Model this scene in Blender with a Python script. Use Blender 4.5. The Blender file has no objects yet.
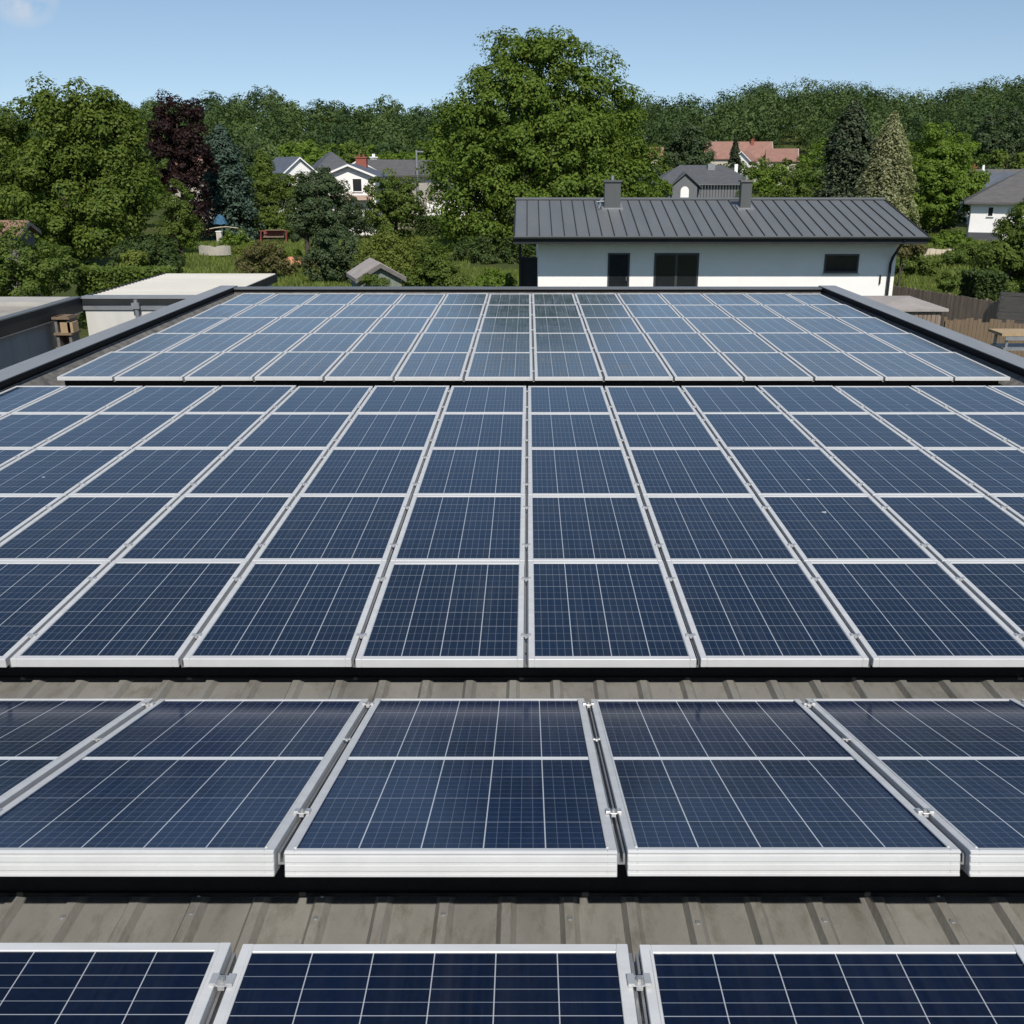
import bpy, bmesh, math, random
import numpy as np
from mathutils import Vector, Matrix, Euler, noise as mnoise

R = math.radians
random.seed(7)
SC = bpy.context.scene
COL = SC.collection

# ------------------------------------------------------------------ camera, sky, sun, exposure
FPX = 1000.0
PITCH = math.atan(344.0 / FPX)
YAW = 0.0
VPX = 528.0                     # principal point of the lens (shifted, level horizon)
CAMZ = 2.7
cam_d = bpy.data.cameras.new('camera')
cam_d.sensor_width = 36.0
cam_d.lens = 36.0 * FPX / 1024.0
cam_d.shift_x = (512.0 - VPX) / 1024.0
cam_d.clip_start = 0.05
cam_d.clip_end = 9000.0
cam = bpy.data.objects.new('camera', cam_d)
cam.location = (0, 0, CAMZ)
cam.rotation_euler = (math.pi / 2 - PITCH, 0, YAW)
COL.objects.link(cam)
SC.camera = cam
SC.render.resolution_x = SC.render.resolution_y = 1024
CM = Euler((math.pi / 2 - PITCH, 0, YAW)).to_matrix()

SUN_EL, SUN_AZ = R(46), R(-9)            # sun behind the camera, a little to its right
SDIR = Vector((-math.sin(SUN_AZ) * math.cos(SUN_EL), -math.cos(SUN_AZ) * math.cos(SUN_EL), math.sin(SUN_EL)))
world = bpy.data.worlds.new('World')
SC.world = world
world.use_nodes = True
wn, wl = world.node_tree.nodes, world.node_tree.links
bg = wn['Background']
tc = wn.new('ShaderNodeTexCoord')
sky = wn.new('ShaderNodeTexSky')
sky.sky_type = 'NISHITA'
sky.sun_disc = False
sky.sun_elevation = SUN_EL
sky.sun_rotation = math.pi + SUN_AZ
sky.altitude = 200
sky.air_density = 1.0
sky.dust_density = 0.1
sky.ozone_density = 0.7
lift = wn.new('ShaderNodeVectorMath'); lift.operation = 'ADD'
lift.inputs[1].default_value = (0, 0, 0.08)
wl.new(tc.outputs['Generated'], lift.inputs[0])
nrm = wn.new('ShaderNodeVectorMath'); nrm.operation = 'NORMALIZE'
wl.new(lift.outputs[0], nrm.inputs[0]); wl.new(nrm.outputs[0], sky.inputs['Vector'])
bg.inputs['Strength'].default_value = 0.115
sun_d = bpy.data.lights.new('sun', 'SUN')
sun_d.energy = 4.9
sun_d.angle = R(0.53)
sun_d.color = (1.0, 0.95, 0.87)
sun = bpy.data.objects.new('sun', sun_d)
sun.rotation_euler = SDIR.to_track_quat('Z', 'Y').to_euler()
sun.location = SDIR * 60
COL.objects.link(sun)
SC.view_settings.view_transform = 'Standard'
SC.view_settings.look = 'None'
SC.view_settings.exposure = 0.0
SC.view_settings.gamma = 1.0


def ray(px, py):
    return CM @ Vector(((px - VPX) / FPX, -(py - 512) / FPX, -1.0))


def at(px, py, Y):
    d = ray(px, py)
    return Vector((0, 0, CAMZ)) + d * (Y / d.y)


# a thin wisp of cloud high in the sky, by direction (part of the sky itself)
cd = ray(20, -12).normalized()
dist = wn.new('ShaderNodeVectorMath'); dist.operation = 'DISTANCE'
dist.inputs[1].default_value = cd
wl.new(tc.outputs['Generated'], dist.inputs[0])
mr = wn.new('ShaderNodeMapRange')
mr.inputs['From Min'].default_value = 0.008; mr.inputs['From Max'].default_value = 0.031
mr.inputs['To Min'].default_value = 1; mr.inputs['To Max'].default_value = 0
wl.new(dist.outputs['Value'], mr.inputs['Value'])
nz = wn.new('ShaderNodeTexNoise'); nz.inputs['Scale'].default_value = 48; nz.inputs['Detail'].default_value = 7
wl.new(tc.outputs['Generated'], nz.inputs['Vector'])
mr2 = wn.new('ShaderNodeMapRange')
mr2.inputs['From Min'].default_value = 0.34; mr2.inputs['From Max'].default_value = 0.62
wl.new(nz.outputs['Fac'], mr2.inputs['Value'])
mu = wn.new('ShaderNodeMath'); mu.operation = 'MULTIPLY'
wl.new(mr.outputs['Result'], mu.inputs[0]); wl.new(mr2.outputs['Result'], mu.inputs[1])
mx = wn.new('ShaderNodeMix'); mx.data_type = 'RGBA'
wl.new(mu.outputs[0], mx.inputs['Factor'])
wl.new(sky.outputs[0], mx.inputs['A'])
mx.inputs['B'].default_value = (6.2, 6.3, 6.5, 1)
wl.new(mx.outputs['Result'], bg.inputs['Color'])


# ------------------------------------------------------------------ helpers
def tag(o, label=None, cat=None, group=None, kind=None):
    if label: o['label'] = label
    if cat: o['category'] = cat
    if group: o['group'] = group
    if kind: o['kind'] = kind
    return o


def empty(name, label, cat, loc=(0, 0, 0), rz=0.0, group=None):
    o = bpy.data.objects.new(name, None)
    o.empty_display_size = 0.2
    o.location = loc
    o.rotation_euler = (0, 0, rz)
    COL.objects.link(o)
    return tag(o, label, cat, group)


class MB:
    def __init__(self):
        self.v, self.f, self.uv, self.smooth = [], [], {}, set()

    def face(self, pts, uvs=None, smooth=False):
        i = len(self.v)
        self.v += [tuple(p) for p in pts]
        if uvs: self.uv[len(self.f)] = uvs
        if smooth: self.smooth.add(len(self.f))
        self.f.append(list(range(i, i + len(pts))))

    def poly(self, verts, faces, smooth=False):
        i = len(self.v)
        self.v += [tuple(p) for p in verts]
        for f in faces:
            if smooth: self.smooth.add(len(self.f))
            self.f.append([i + k for k in f])

    def box(self, x0, x1, y0, y1, z0, z1, M=None):
        vs = [Vector((x, y, z)) for z in (z0, z1) for y in (y0, y1) for x in (x0, x1)]
        if M is not None: vs = [M @ p for p in vs]
        self.poly(vs, [(0, 2, 3, 1), (4, 5, 7, 6), (0, 1, 5, 4), (2, 6, 7, 3), (0, 4, 6, 2), (1, 3, 7, 5)])

    def prism(self, prof, axis, a, b):
        """closed profile of 2-D points swept from a to b along axis ('x': profile y,z; 'y': profile x,z; 'z': profile x,y)"""
        n = len(prof)
        def P(p, t):
            return {'x': (t, p[0], p[1]), 'y': (p[0], t, p[1]), 'z': (p[0], p[1], t)}[axis]
        vs = [P(p, a) for p in prof] + [P(p, b) for p in prof]
        self.poly(vs, [tuple(range(n))[::-1], tuple(range(n, 2 * n))] + [(i, (i + 1) % n, n + (i + 1) % n, n + i) for i in range(n)])

    def tube(self, pts, rad, n=8, cap=True, smooth=True):
        pts = [Vector(p) for p in pts]
        if not isinstance(rad, (list, tuple)): rad = [rad] * len(pts)
        rings, ref = [], None
        for i, p in enumerate(pts):
            t = (pts[min(i + 1, len(pts) - 1)] - pts[max(i - 1, 0)]).normalized()
            if ref is None:
                ref = Vector((1, 0, 0)) if abs(t.x) < 0.8 else Vector((0, 1, 0))
            b = t.cross(ref).normalized(); ref = b.cross(t).normalized()
            rings.append([p + (ref * math.cos(2 * math.pi * k / n) + b * math.sin(2 * math.pi * k / n)) * rad[i] for k in range(n)])
        vs = [q for r_ in rings for q in r_]
        fs = []
        for i in range(len(pts) - 1):
            for k in range(n):
                fs.append((i * n + k, i * n + (k + 1) % n, (i + 1) * n + (k + 1) % n, (i + 1) * n + k))
        self.poly(vs, fs, smooth)
        if cap:
            self.poly(rings[0], [tuple(range(n))[::-1]])
            self.poly(rings[-1], [tuple(range(n))])

    def build(self, name, m, parent=None, loc=None, fix=True):
        me = bpy.data.meshes.new(name)
        me.from_pydata(self.v, [], self.f)
        if self.uv:
            ul = me.uv_layers.new(name='UVMap')
            for pi, uvs in self.uv.items():
                for k, li in enumerate(me.polygons[pi].loop_indices):
                    ul.data[li].uv = uvs[k]
        for pi in self.smooth: me.polygons[pi].use_smooth = True
        if fix:
            bm = bmesh.new(); bm.from_mesh(me)
            bmesh.ops.recalc_face_normals(bm, faces=bm.faces)
            bm.to_mesh(me); bm.free()
        me.materials.append(m)
        o = bpy.data.objects.new(name, me)
        COL.objects.link(o)
        if parent is not None: o.parent = parent
        if loc is not None: o.location = loc
        return o


def copy_tree(o, parent=None):
    c = o.copy(); COL.objects.link(c)
    if parent is not None: c.parent = parent
    for ch in [k for k in o.children]: copy_tree(ch, c)
    return c


# ------------------------------------------------------------------ materials
def nodes_of(name):
    m = bpy.data.materials.new(name); m.use_nodes = True
    nt = m.node_tree
    return m, nt.nodes, nt.links, nt.nodes['Principled BSDF']


def mth(n, l, op, a, b=None, c=None, clamp=False):
    x = n.new('ShaderNodeMath'); x.operation = op; x.use_clamp = clamp
    for i, v in enumerate((a, b, c)):
        if v is None: continue
        if isinstance(v, (int, float)): x.inputs[i].default_value = v
        else: l.new(v, x.inputs[i])
    return x.outputs[0]


def mixc(n, l, fac, a, b):
    x = n.new('ShaderNodeMix'); x.data_type = 'RGBA'
    for k, v in (('Factor', fac), ('A', a), ('B', b)):
        if isinstance(v, (int, float)): x.inputs[k].default_value = v
        elif isinstance(v, tuple): x.inputs[k].default_value = (*v[:3], 1)
        else: l.new(v, x.inputs[k])
    return x.outputs['Result']


def noise_(n, l, vec, scale, detail=5, rough=0.6, dim='3D'):
    x = n.new('ShaderNodeTexNoise')
    x.inputs['Scale'].default_value = scale; x.inputs['Detail'].default_value = detail; x.inputs['Roughness'].default_value = rough
    l.new(vec, x.inputs['Vector'])
    return x.outputs['Fac']


def rng_(n, l, v, a, b, c=0.0, d=1.0):
    x = n.new('ShaderNodeMapRange')
    x.inputs['From Min'].default_value = a; x.inputs['From Max'].default_value = b
    x.inputs['To Min'].default_value = c; x.inputs['To Max'].default_value = d
    l.new(v, x.inputs['Value'])
    return x.outputs['Result']


def mapping(n, l, vec, scale):
    x = n.new('ShaderNodeMapping'); x.inputs['Scale'].default_value = scale
    l.new(vec, x.inputs['Vector'])
    return x.outputs['Vector']


MATS = {}


def mat(name, col, col2=None, rough=0.6, metal=0.0, scale=2.0, bump=0.0, bscale=30.0, stretch=(1, 1, 1), spec=0.5, stain=0.0, staincol=(0.08, 0.07, 0.05)):
    """procedural surface: two tones of a noise, an optional stain, an optional fine bump"""
    if name in MATS: return MATS[name]
    m, n, l, p = nodes_of(name)
    t = n.new('ShaderNodeTexCoord').outputs['Object']
    v = mapping(n, l, t, stretch)
    f = rng_(n, l, noise_(n, l, v, scale), 0.3, 0.7)
    c2 = col2 or tuple(k * 0.8 for k in col)
    c = mixc(n, l, f, col, c2)
    if stain:
        s = rng_(n, l, noise_(n, l, v, scale * 3.7, 8, 0.7), 0.5, 0.72, 0, stain)
        c = mixc(n, l, s, c, staincol)
    l.new(c, p.inputs['Base Color'])
    fine = noise_(n, l, v, bscale, 4)
    l.new(rng_(n, l, fine, 0.3, 0.7, max(0.02, rough - 0.08), min(1, rough + 0.08)), p.inputs['Roughness'])
    p.inputs['Metallic'].default_value = metal
    p.inputs['Specular IOR Level'].default_value = spec
    if bump:
        b = n.new('ShaderNodeBump'); b.inputs['Strength'].default_value = bump; b.inputs['Distance'].default_value = 0.02
        l.new(fine, b.inputs['Height']); l.new(b.outputs[0], p.inputs['Normal'])
    MATS[name] = m
    return m


def leaf_mat(name, ca, cb, trans=0.35, attr=False, rough=0.6):
    if name in MATS: return MATS[name]
    m, n, l, p = nodes_of(name)
    geo = n.new('ShaderNodeNewGeometry')
    r = geo.outputs['Random Per Island']
    if attr:
        a = n.new('ShaderNodeAttribute'); a.attribute_name = 'hue'
        r = mth(n, l, 'ADD', mth(n, l, 'MULTIPLY', r, 0.2), mth(n, l, 'MULTIPLY', a.outputs['Fac'], 0.8))
    c = mixc(n, l, r, ca, cb)
    l.new(c, p.inputs['Base Color'])
    p.inputs['Roughness'].default_value = rough
    p.inputs['Specular IOR Level'].default_value = 0.18
    tr = n.new('ShaderNodeBsdfTranslucent')
    l.new(mixc(n, l, 0.5, c, (ca[0] * 1.6, ca[1] * 1.7, ca[2] * 0.8)), tr.inputs['Color'])
    ms = n.new('ShaderNodeMixShader'); ms.inputs[0].default_value = trans
    l.new(p.outputs[0], ms.inputs[1]); l.new(tr.outputs[0], ms.inputs[2])
    l.new(ms.outputs[0], n['Material Output'].inputs['Surface'])
    MATS[name] = m
    return m


def cell_mat(name, W, D, nx, ny, lw, bus_u=0, bus_v=0, busw=0.003, busf=0.3, mid=0.0, linef=0.8, navy=(0.007, 0.014, 0.042), dust=0.10, rough=0.07, ior=1.46):
    """photovoltaic cells under glass: cell grid, busbars, crystal grain, dust; uv in metres"""
    m, n, l, p = nodes_of(name)
    uvn = n.new('ShaderNodeUVMap').outputs['UV']
    sp = n.new('ShaderNodeSeparateXYZ'); l.new(uvn, sp.inputs[0])
    u, v = sp.outputs[0], sp.outputs[1]
    cu, cv = W / nx, D / ny
    oi = n.new('ShaderNodeObjectInfo').outputs['Random']

    def lines(x, c, w):
        d = mth(n, l, 'ABSOLUTE', mth(n, l, 'SUBTRACT', mth(n, l, 'FRACT', mth(n, l, 'ADD', mth(n, l, 'DIVIDE', x, c), 0.5)), 0.5))
        return mth(n, l, 'LESS_THAN', mth(n, l, 'MULTIPLY', d, c), w / 2)
    grid_u, grid_v = lines(u, cu, lw), lines(v, cv, lw * 0.9)
    # per cell tone
    ci = n.new('ShaderNodeCombineXYZ')
    l.new(mth(n, l, 'FLOOR', mth(n, l, 'DIVIDE', u, cu)), ci.inputs[0])
    l.new(mth(n, l, 'FLOOR', mth(n, l, 'DIVIDE', v, cv)), ci.inputs[1])
    l.new(mth(n, l, 'MULTIPLY', oi, 91.7), ci.inputs[2])
    wn_ = n.new('ShaderNodeTexWhiteNoise'); wn_.noise_dimensions = '3D'
    l.new(ci.outputs[0], wn_.inputs['Vector'])
    off = n.new('ShaderNodeVectorMath'); off.operation = 'ADD'
    l.new(uvn, off.inputs[0])
    co = n.new('ShaderNodeCombineXYZ'); l.new(mth(n, l, 'MULTIPLY', oi, 37.0), co.inputs[2])
    l.new(co.outputs[0], off.inputs[1])
    uvr = off.outputs[0]
    vo = n.new('ShaderNodeTexVoronoi'); vo.inputs['Scale'].default_value = 55
    l.new(uvr, vo.inputs['Vector'])
    sc = n.new('ShaderNodeSeparateColor'); l.new(vo.outputs['Color'], sc.inputs[0])
    tone = mth(n, l, 'ADD', mth(n, l, 'ADD', mth(n, l, 'MULTIPLY', wn_.outputs['Value'], 0.45), mth(n, l, 'MULTIPLY', sc.outputs[0], 0.55)), mth(n, l, 'MULTIPLY', oi, 0.45))
    c = mixc(n, l, mth(n, l, 'MULTIPLY', tone, 0.8), tuple(k * 0.7 for k in navy), tuple(k * 1.55 for k in navy))
    metal = (0.42, 0.47, 0.53)
    if bus_u: c = mixc(n, l, mth(n, l, 'MULTIPLY', lines(u, cu / bus_u, busw), busf), c, metal)
    if bus_v: c = mixc(n, l, mth(n, l, 'MULTIPLY', lines(v, cv / bus_v, busw), busf), c, metal)
    c = mixc(n, l, mth(n, l, 'MULTIPLY', grid_v, linef * 0.6), c, (0.62, 0.66, 0.7))
    c = mixc(n, l, mth(n, l, 'MULTIPLY', grid_u, linef), c, (0.66, 0.69, 0.72))
    if mid:
        md = mth(n, l, 'LESS_THAN', mth(n, l, 'ABSOLUTE', mth(n, l, 'SUBTRACT', v, mid)), 0.022)
        c = mixc(n, l, md, c, (0.72, 0.73, 0.73))
    # dust film: run-off streaks along the slope plus soft patches and specks
    st = noise_(n, l, mapping(n, l, uvr, (28, 0.9, 1)), 1.0, 4)
    pa = noise_(n, l, mapping(n, l, uvr, (2.2, 1.6, 1)), 1.0, 5)
    du = mth(n, l, 'MULTIPLY', mth(n, l, 'MULTIPLY', rng_(n, l, st, 0.35, 0.75), rng_(n, l, pa, 0.3, 0.75)), dust)
    du = mth(n, l, 'ADD', du, dust * 0.12)
    c = mixc(n, l, du, c, (0.36, 0.35, 0.33))
    sv = n.new('ShaderNodeTexVoronoi'); sv.inputs['Scale'].default_value = 9
    l.new(uvr, sv.inputs['Vector'])
    ssc = n.new('ShaderNodeSeparateColor'); l.new(sv.outputs['Color'], ssc.inputs[0])
    sp_ = mth(n, l, 'MULTIPLY', mth(n, l, 'LESS_THAN', sv.outputs['Distance'], 0.035), mth(n, l, 'GREATER_THAN', ssc.outputs[1], 0.86))
    c = mixc(n, l, mth(n, l, 'MULTIPLY', sp_, 0.6), c, (0.5, 0.5, 0.48))
    dv = n.new('ShaderNodeTexVoronoi'); dv.inputs['Scale'].default_value = 1.7
    wob = n.new('ShaderNodeVectorMath'); wob.operation = 'ADD'
    l.new(uvr, wob.inputs[0])
    wz = n.new('ShaderNodeTexNoise'); wz.inputs['Scale'].default_value = 22; l.new(uvr, wz.inputs['Vector'])
    wsc = n.new('ShaderNodeVectorMath'); wsc.operation = 'SCALE'; wsc.inputs['Scale'].default_value = .05
    l.new(wz.outputs['Color'], wsc.inputs[0]); l.new(wsc.outputs[0], wob.inputs[1])
    l.new(wob.outputs[0], dv.inputs['Vector'])
    dsc = n.new('ShaderNodeSeparateColor'); l.new(dv.outputs['Color'], dsc.inputs[0])
    drop = mth(n, l, 'MULTIPLY', mth(n, l, 'LESS_THAN', dv.outputs['Distance'], 0.026), mth(n, l, 'GREATER_THAN', dsc.outputs[0], 0.70))
    c = mixc(n, l, mth(n, l, 'MULTIPLY', drop, 0.75), c, (0.62, 0.61, 0.57))
    l.new(c, p.inputs['Base Color'])
    l.new(mth(n, l, 'ADD', mth(n, l, 'MULTIPLY', du, 0.9), rough), p.inputs['Roughness'])
    p.inputs['IOR'].default_value = ior
    b = n.new('ShaderNodeBump'); b.inputs['Strength'].default_value = 0.05; b.inputs['Distance'].default_value = 0.01
    l.new(noise_(n, l, uvr, 2.2, 2), b.inputs['Height']); l.new(b.outputs[0], p.inputs['Normal'])
    return m


ALU = mat('aluminium', (0.60, 0.60, 0.59), (0.51, 0.51, 0.50), rough=0.45, metal=0.12, scale=3, stretch=(1, 4, 1), bscale=60)
RAILM = mat('rail_aluminium', (0.36, 0.365, 0.37), (0.27, 0.27, 0.27), rough=0.45, metal=0.6, scale=5)
CLAMPM = mat('clamp_metal', (0.56, 0.56, 0.55), (0.44, 0.44, 0.43), rough=0.38, metal=0.5, scale=20)
ROOFM = mat('weathered_sheet_metal', (0.235, 0.227, 0.207), (0.160, 0.156, 0.143), rough=0.68, scale=3.0, stretch=(1, 0.35, 1), stain=0.75, staincol=(0.10, 0.088, 0.065), bump=0.15, bscale=45)
COPING = mat('coping_sheet', (0.245, 0.255, 0.262), (0.20, 0.21, 0.218), rough=0.5, metal=0.0, scale=1.2, stretch=(3, 0.4, 1), bscale=20)
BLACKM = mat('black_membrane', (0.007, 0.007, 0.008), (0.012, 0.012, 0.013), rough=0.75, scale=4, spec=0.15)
WHITEW = mat('white_render', (0.86, 0.83, 0.80), (0.80, 0.775, 0.745), rough=0.85, scale=0.8, bump=0.06, bscale=60, stain=0.10, staincol=(0.5, 0.48, 0.44))
ANTHR = mat('anthracite_sheet', (0.128, 0.134, 0.136), (0.104, 0.110, 0.112), rough=0.48, metal=0.0, scale=0.7, stretch=(2, 0.3, 1), bscale=12)
SEAM = mat('anthracite_dark', (0.018, 0.019, 0.020), (0.025, 0.026, 0.027), rough=0.6, scale=2, spec=0.25)
FRAME = mat('window_frame', (0.045, 0.047, 0.05), (0.035, 0.036, 0.038), rough=.45, scale=3)
GLASSD = mat('dark_window_glass', (0.012, 0.014, 0.016), (0.02, 0.022, 0.025), rough=0.08, scale=2)
CONC = mat('grey_concrete_wall', (0.34, 0.345, 0.35), (0.25, 0.255, 0.265), rough=0.8, scale=1.5, stretch=(1, 1, 0.15), bump=0.1, stain=0.3, staincol=(0.18, 0.18, 0.18))
PALEW = mat('pale_panel_wall', (0.60, 0.585, 0.55), (0.50, 0.49, 0.46), rough=0.8, scale=1.5, stretch=(2, 2, 0.3), stain=0.25, staincol=(0.42, 0.39, 0.34))
WHITER = mat('white_sheet_roof', (0.56, 0.54, 0.49), (0.50, 0.48, 0.43), rough=0.6, scale=0.8, stretch=(0.4, 2, 1))
GRAVEL = mat('roof_gravel', (0.36, 0.33, 0.28), (0.24, 0.22, 0.19), rough=0.95, scale=1.3, bump=0.4, bscale=25, stain=0.45, staincol=(0.16, 0.15, 0.12))
WOODD = mat('dark_fence_wood', (0.27, 0.205, 0.155), (0.15, 0.115, 0.092), rough=0.85, scale=3, stretch=(4, 4, 0.4), stain=0.4, staincol=(0.2, 0.16, 0.12))
WOODL = mat('light_wood', (0.40, 0.29, 0.16), (0.30, 0.21, 0.12), rough=0.8, scale=3, stretch=(4, 1, 0.4))
WOODM = mat('brown_fence_wood', (0.20, 0.14, 0.085), (0.13, 0.092, 0.06), rough=0.85, scale=3, stretch=(4, 4, 0.4), stain=0.4, staincol=(0.25, 0.2, 0.14))
WOODG = mat('grey_weathered_wood', (0.17, 0.155, 0.145), (0.11, 0.10, 0.095), rough=0.9, scale=2, stretch=(1, 1, 6), stain=0.3)
FELT = mat('shed_felt_roof', (0.36, 0.32, 0.29), (0.28, 0.25, 0.235), rough=0.9, scale=2.0, stain=0.3)
SLATE = mat('dark_slate_roof', (0.085, 0.088, 0.095), (0.06, 0.062, 0.068), rough=0.7, scale=1.5, bump=0.3, bscale=14, stretch=(1, 1, 4))
SLATEB = mat('blue_slate_roof', (0.10, 0.115, 0.14), (0.075, 0.085, 0.105), rough=0.65, scale=1.5, bump=0.3, bscale=14)
TILEG = mat('grey_tile_roof', (0.115, 0.109, 0.106), (0.080, 0.076, 0.075), rough=0.8, scale=1.2, bump=0.4, bscale=10, stretch=(1, 1, 5), stain=0.3)
TILER = mat('red_tile_roof', (0.285, 0.155, 0.118), (0.215, 0.112, 0.086), rough=0.85, scale=1.0, bump=0.4, bscale=9, stain=0.3, staincol=(0.18, 0.1, 0.07))
BRICK = mat('red_brick', (0.30, 0.09, 0.06), (0.22, 0.07, 0.05), rough=0.9, scale=6)
CREAM = mat('cream_render', (0.50, 0.45, 0.38), (0.43, 0.39, 0.33), rough=0.9, scale=1)
PINKW = mat('pinkish_cladding', (0.52, 0.38, 0.30), (0.45, 0.33, 0.27), rough=0.9, scale=2)
GREYW = mat('grey_cladding', (0.15, 0.155, 0.165), (0.11, 0.115, 0.12), rough=0.8, scale=2, stretch=(5, 5, 0.5))
BARK = mat('bark', (0.085, 0.065, 0.05), (0.05, 0.04, 0.032), rough=0.95, scale=6, stretch=(3, 3, 0.5), bump=0.4)
REDP = mat('red_paint', (0.24, 0.05, 0.04), (0.18, 0.042, 0.035), rough=0.5, scale=3)
BLUEF = mat('blue_canvas', (0.035, 0.12, 0.20), (0.03, 0.09, 0.16), rough=0.8, scale=3)
ORANGE = mat('orange_canvas', (0.55, 0.27, 0.13), (0.45, 0.2, 0.1), rough=0.8, scale=3)
STONE = mat('pale_stone', (0.45, 0.42, 0.36), (0.33, 0.31, 0.27), rough=0.9, scale=5, bump=0.4)
SAND = mat('sandstone_blocks', (0.55, 0.47, 0.35), (0.47, 0.40, 0.3), rough=0.9, scale=3)
GALV = mat('galvanised_steel', (0.34, 0.35, 0.36), (0.25, 0.255, 0.26), rough=0.45, metal=0.5, scale=4)

L_MAPLE = leaf_mat('maple_leaves', (0.150, 0.205, 0.030), (0.066, 0.118, 0.018), 0.34)
L_OAK = leaf_mat('lime_leaves', (0.140, 0.182, 0.028), (0.058, 0.100, 0.017), 0.34)
L_COPPER = leaf_mat('copper_leaves', (0.032, 0.0135, 0.0125), (0.015, 0.0075, 0.0075), 0.2)
L_BLUE = leaf_mat('blue_spruce_needles', (0.085, 0.125, 0.090), (0.042, 0.075, 0.054), 0.12)
L_DARK = leaf_mat('dark_leaves', (0.082, 0.112, 0.048), (0.038, 0.062, 0.026), 0.25)
L_GREEN = leaf_mat('green_leaves', (0.138, 0.184, 0.034), (0.060, 0.100, 0.020), 0.34)
L_BRIGHT = leaf_mat('bright_leaves', (0.167, 0.239, 0.032), (0.084, 0.145, 0.022), 0.38)
L_YELLOW = leaf_mat('yellow_green_leaves', (0.189, 0.217, 0.043), (0.102, 0.142, 0.029), 0.35)
L_SPRUCE = leaf_mat('spruce_needles', (0.085, 0.108, 0.058), (0.042, 0.060, 0.032), 0.1)
L_PALE = leaf_mat('pale_drooping_leaves', (0.338, 0.338, 0.194), (0.163, 0.181, 0.081), 0.3)
L_OLIVE = leaf_mat('olive_leaves', (0.163, 0.144, 0.056), (0.077, 0.083, 0.030), 0.3)
L_HEDGE = leaf_mat('hedge_leaves', (0.066, 0.096, 0.024), (0.030, 0.052, 0.014), 0.2)
L_FOREST = leaf_mat('forest_leaves', (0.088, 0.128, 0.034), (0.024, 0.052, 0.018), 0.15, attr=True)
L_GRASS = leaf_mat('grass_blades', (0.21, 0.235, 0.060), (0.105, 0.165, 0.034), 0.35)


# ------------------------------------------------------------------ ground and hill
CRX = [-700, -200, 0, 110, 190, 260, 330, 440, 640, 715, 745, 800, 830, 900, 930, 965, 1000, 1024, 1250, 1800]
CRY = [118, 117, 115, 106, 98, 95, 101, 105, 108, 110, 96, 94, 99, 107, 105, 99, 91, 90, 88, 93]
YC = 410.0
G0 = -3.4


def height(x, y):
    x = np.asarray(x, float); y = np.asarray(y, float)
    px = 528 + x / (np.maximum(y, 60) * 0.9455) * 1000
    py = np.interp(px, CRX, CRY)
    crest = 2.7 + (168 - py) * 0.9455 * (0.9455 * YC) / 1000 - 12.5
    s = np.clip((y - 185) / (YC - 185), 0, 1)
    s = s * s * (3 - 2 * s) * 0.4 + s * 0.6
    after = np.clip((y - YC) / 600, 0, 1)
    und = 0.25 * np.sin(x * 0.11 + 1.3) * np.sin(y * 0.07) * np.clip((y - 45) / 40, 0, 1)
    return G0 + (crest - G0) * s * (1 - 0.8 * after) + und


def hz(x, y):
    return float(height(x, y))


def grid_mesh(name, xs, ys):
    X, Y = np.meshgrid(xs, ys)
    Z = height(X, Y)
    V = np.stack([X, Y, Z], -1).reshape(-1, 3)
    nx, ny = len(xs), len(ys)
    i = np.arange(nx * ny).reshape(ny, nx)
    F = np.stack([i[:-1, :-1], i[:-1, 1:], i[1:, 1:], i[1:, :-1]], -1).reshape(-1, 4)
    return quads(name, V, F)


def quads(name, V, F, hue=None, smooth=False):
    me = bpy.data.meshes.new(name)
    me.vertices.add(len(V)); me.vertices.foreach_set('co', np.ascontiguousarray(V, dtype=np.float32).ravel())
    me.loops.add(F.size); me.loops.foreach_set('vertex_index', np.ascontiguousarray(F, dtype=np.int32).ravel())
    k = F.shape[1]
    me.polygons.add(len(F)); me.polygons.foreach_set('loop_start', np.arange(0, F.size, k, dtype=np.int32))
    me.polygons.foreach_set('loop_total', np.full(len(F), k, dtype=np.int32))
    if smooth: me.polygons.foreach_set('use_smooth', np.ones(len(F), dtype=bool))
    if hue is not None:
        a = me.attributes.new('hue', 'FLOAT', 'FACE'); a.data.foreach_set('value', hue.astype(np.float32))
    me.update(calc_edges=True)
    return me


m, n, l, p = nodes_of('meadow_ground')
t = n.new('ShaderNodeTexCoord').outputs['Object']
big = rng_(n, l, noise_(n, l, t, 0.06, 4), 0.35, 0.65)
med = rng_(n, l, noise_(n, l, t, 0.6, 6), 0.3, 0.7)
fin = rng_(n, l, noise_(n, l, t, 9, 6), 0.25, 0.75)
c = mixc(n, l, big, (0.060, 0.085, 0.022), (0.125, 0.125, 0.045))
c = mixc(n, l, mth(n, l, 'MULTIPLY', med, 0.6), c, (0.055, 0.085, 0.02))
c = mixc(n, l, mth(n, l, 'MULTIPLY', fin, 0.45), c, (0.035, 0.05, 0.015))
l.new(c, p.inputs['Base Color']); p.inputs['Roughness'].default_value = 0.95
p.inputs['Specular IOR Level'].default_value = 0.1
b = n.new('ShaderNodeBump'); b.inputs['Strength'].default_value = 0.7; b.inputs['Distance'].default_value = 0.15
l.new(fin, b.inputs['Height']); l.new(b.outputs[0], p.inputs['Normal'])
GROUNDM = m
xs = np.unique(np.concatenate([np.linspace(-1500, -420, 16), np.linspace(-420, 420, 141), np.linspace(420, 1500, 16)]))
ys = np.unique(np.concatenate([np.linspace(-600, -40, 8), np.linspace(-40, 560, 121), np.linspace(560, 1500, 14)]))
me = grid_mesh('ground', xs, ys)
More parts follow.
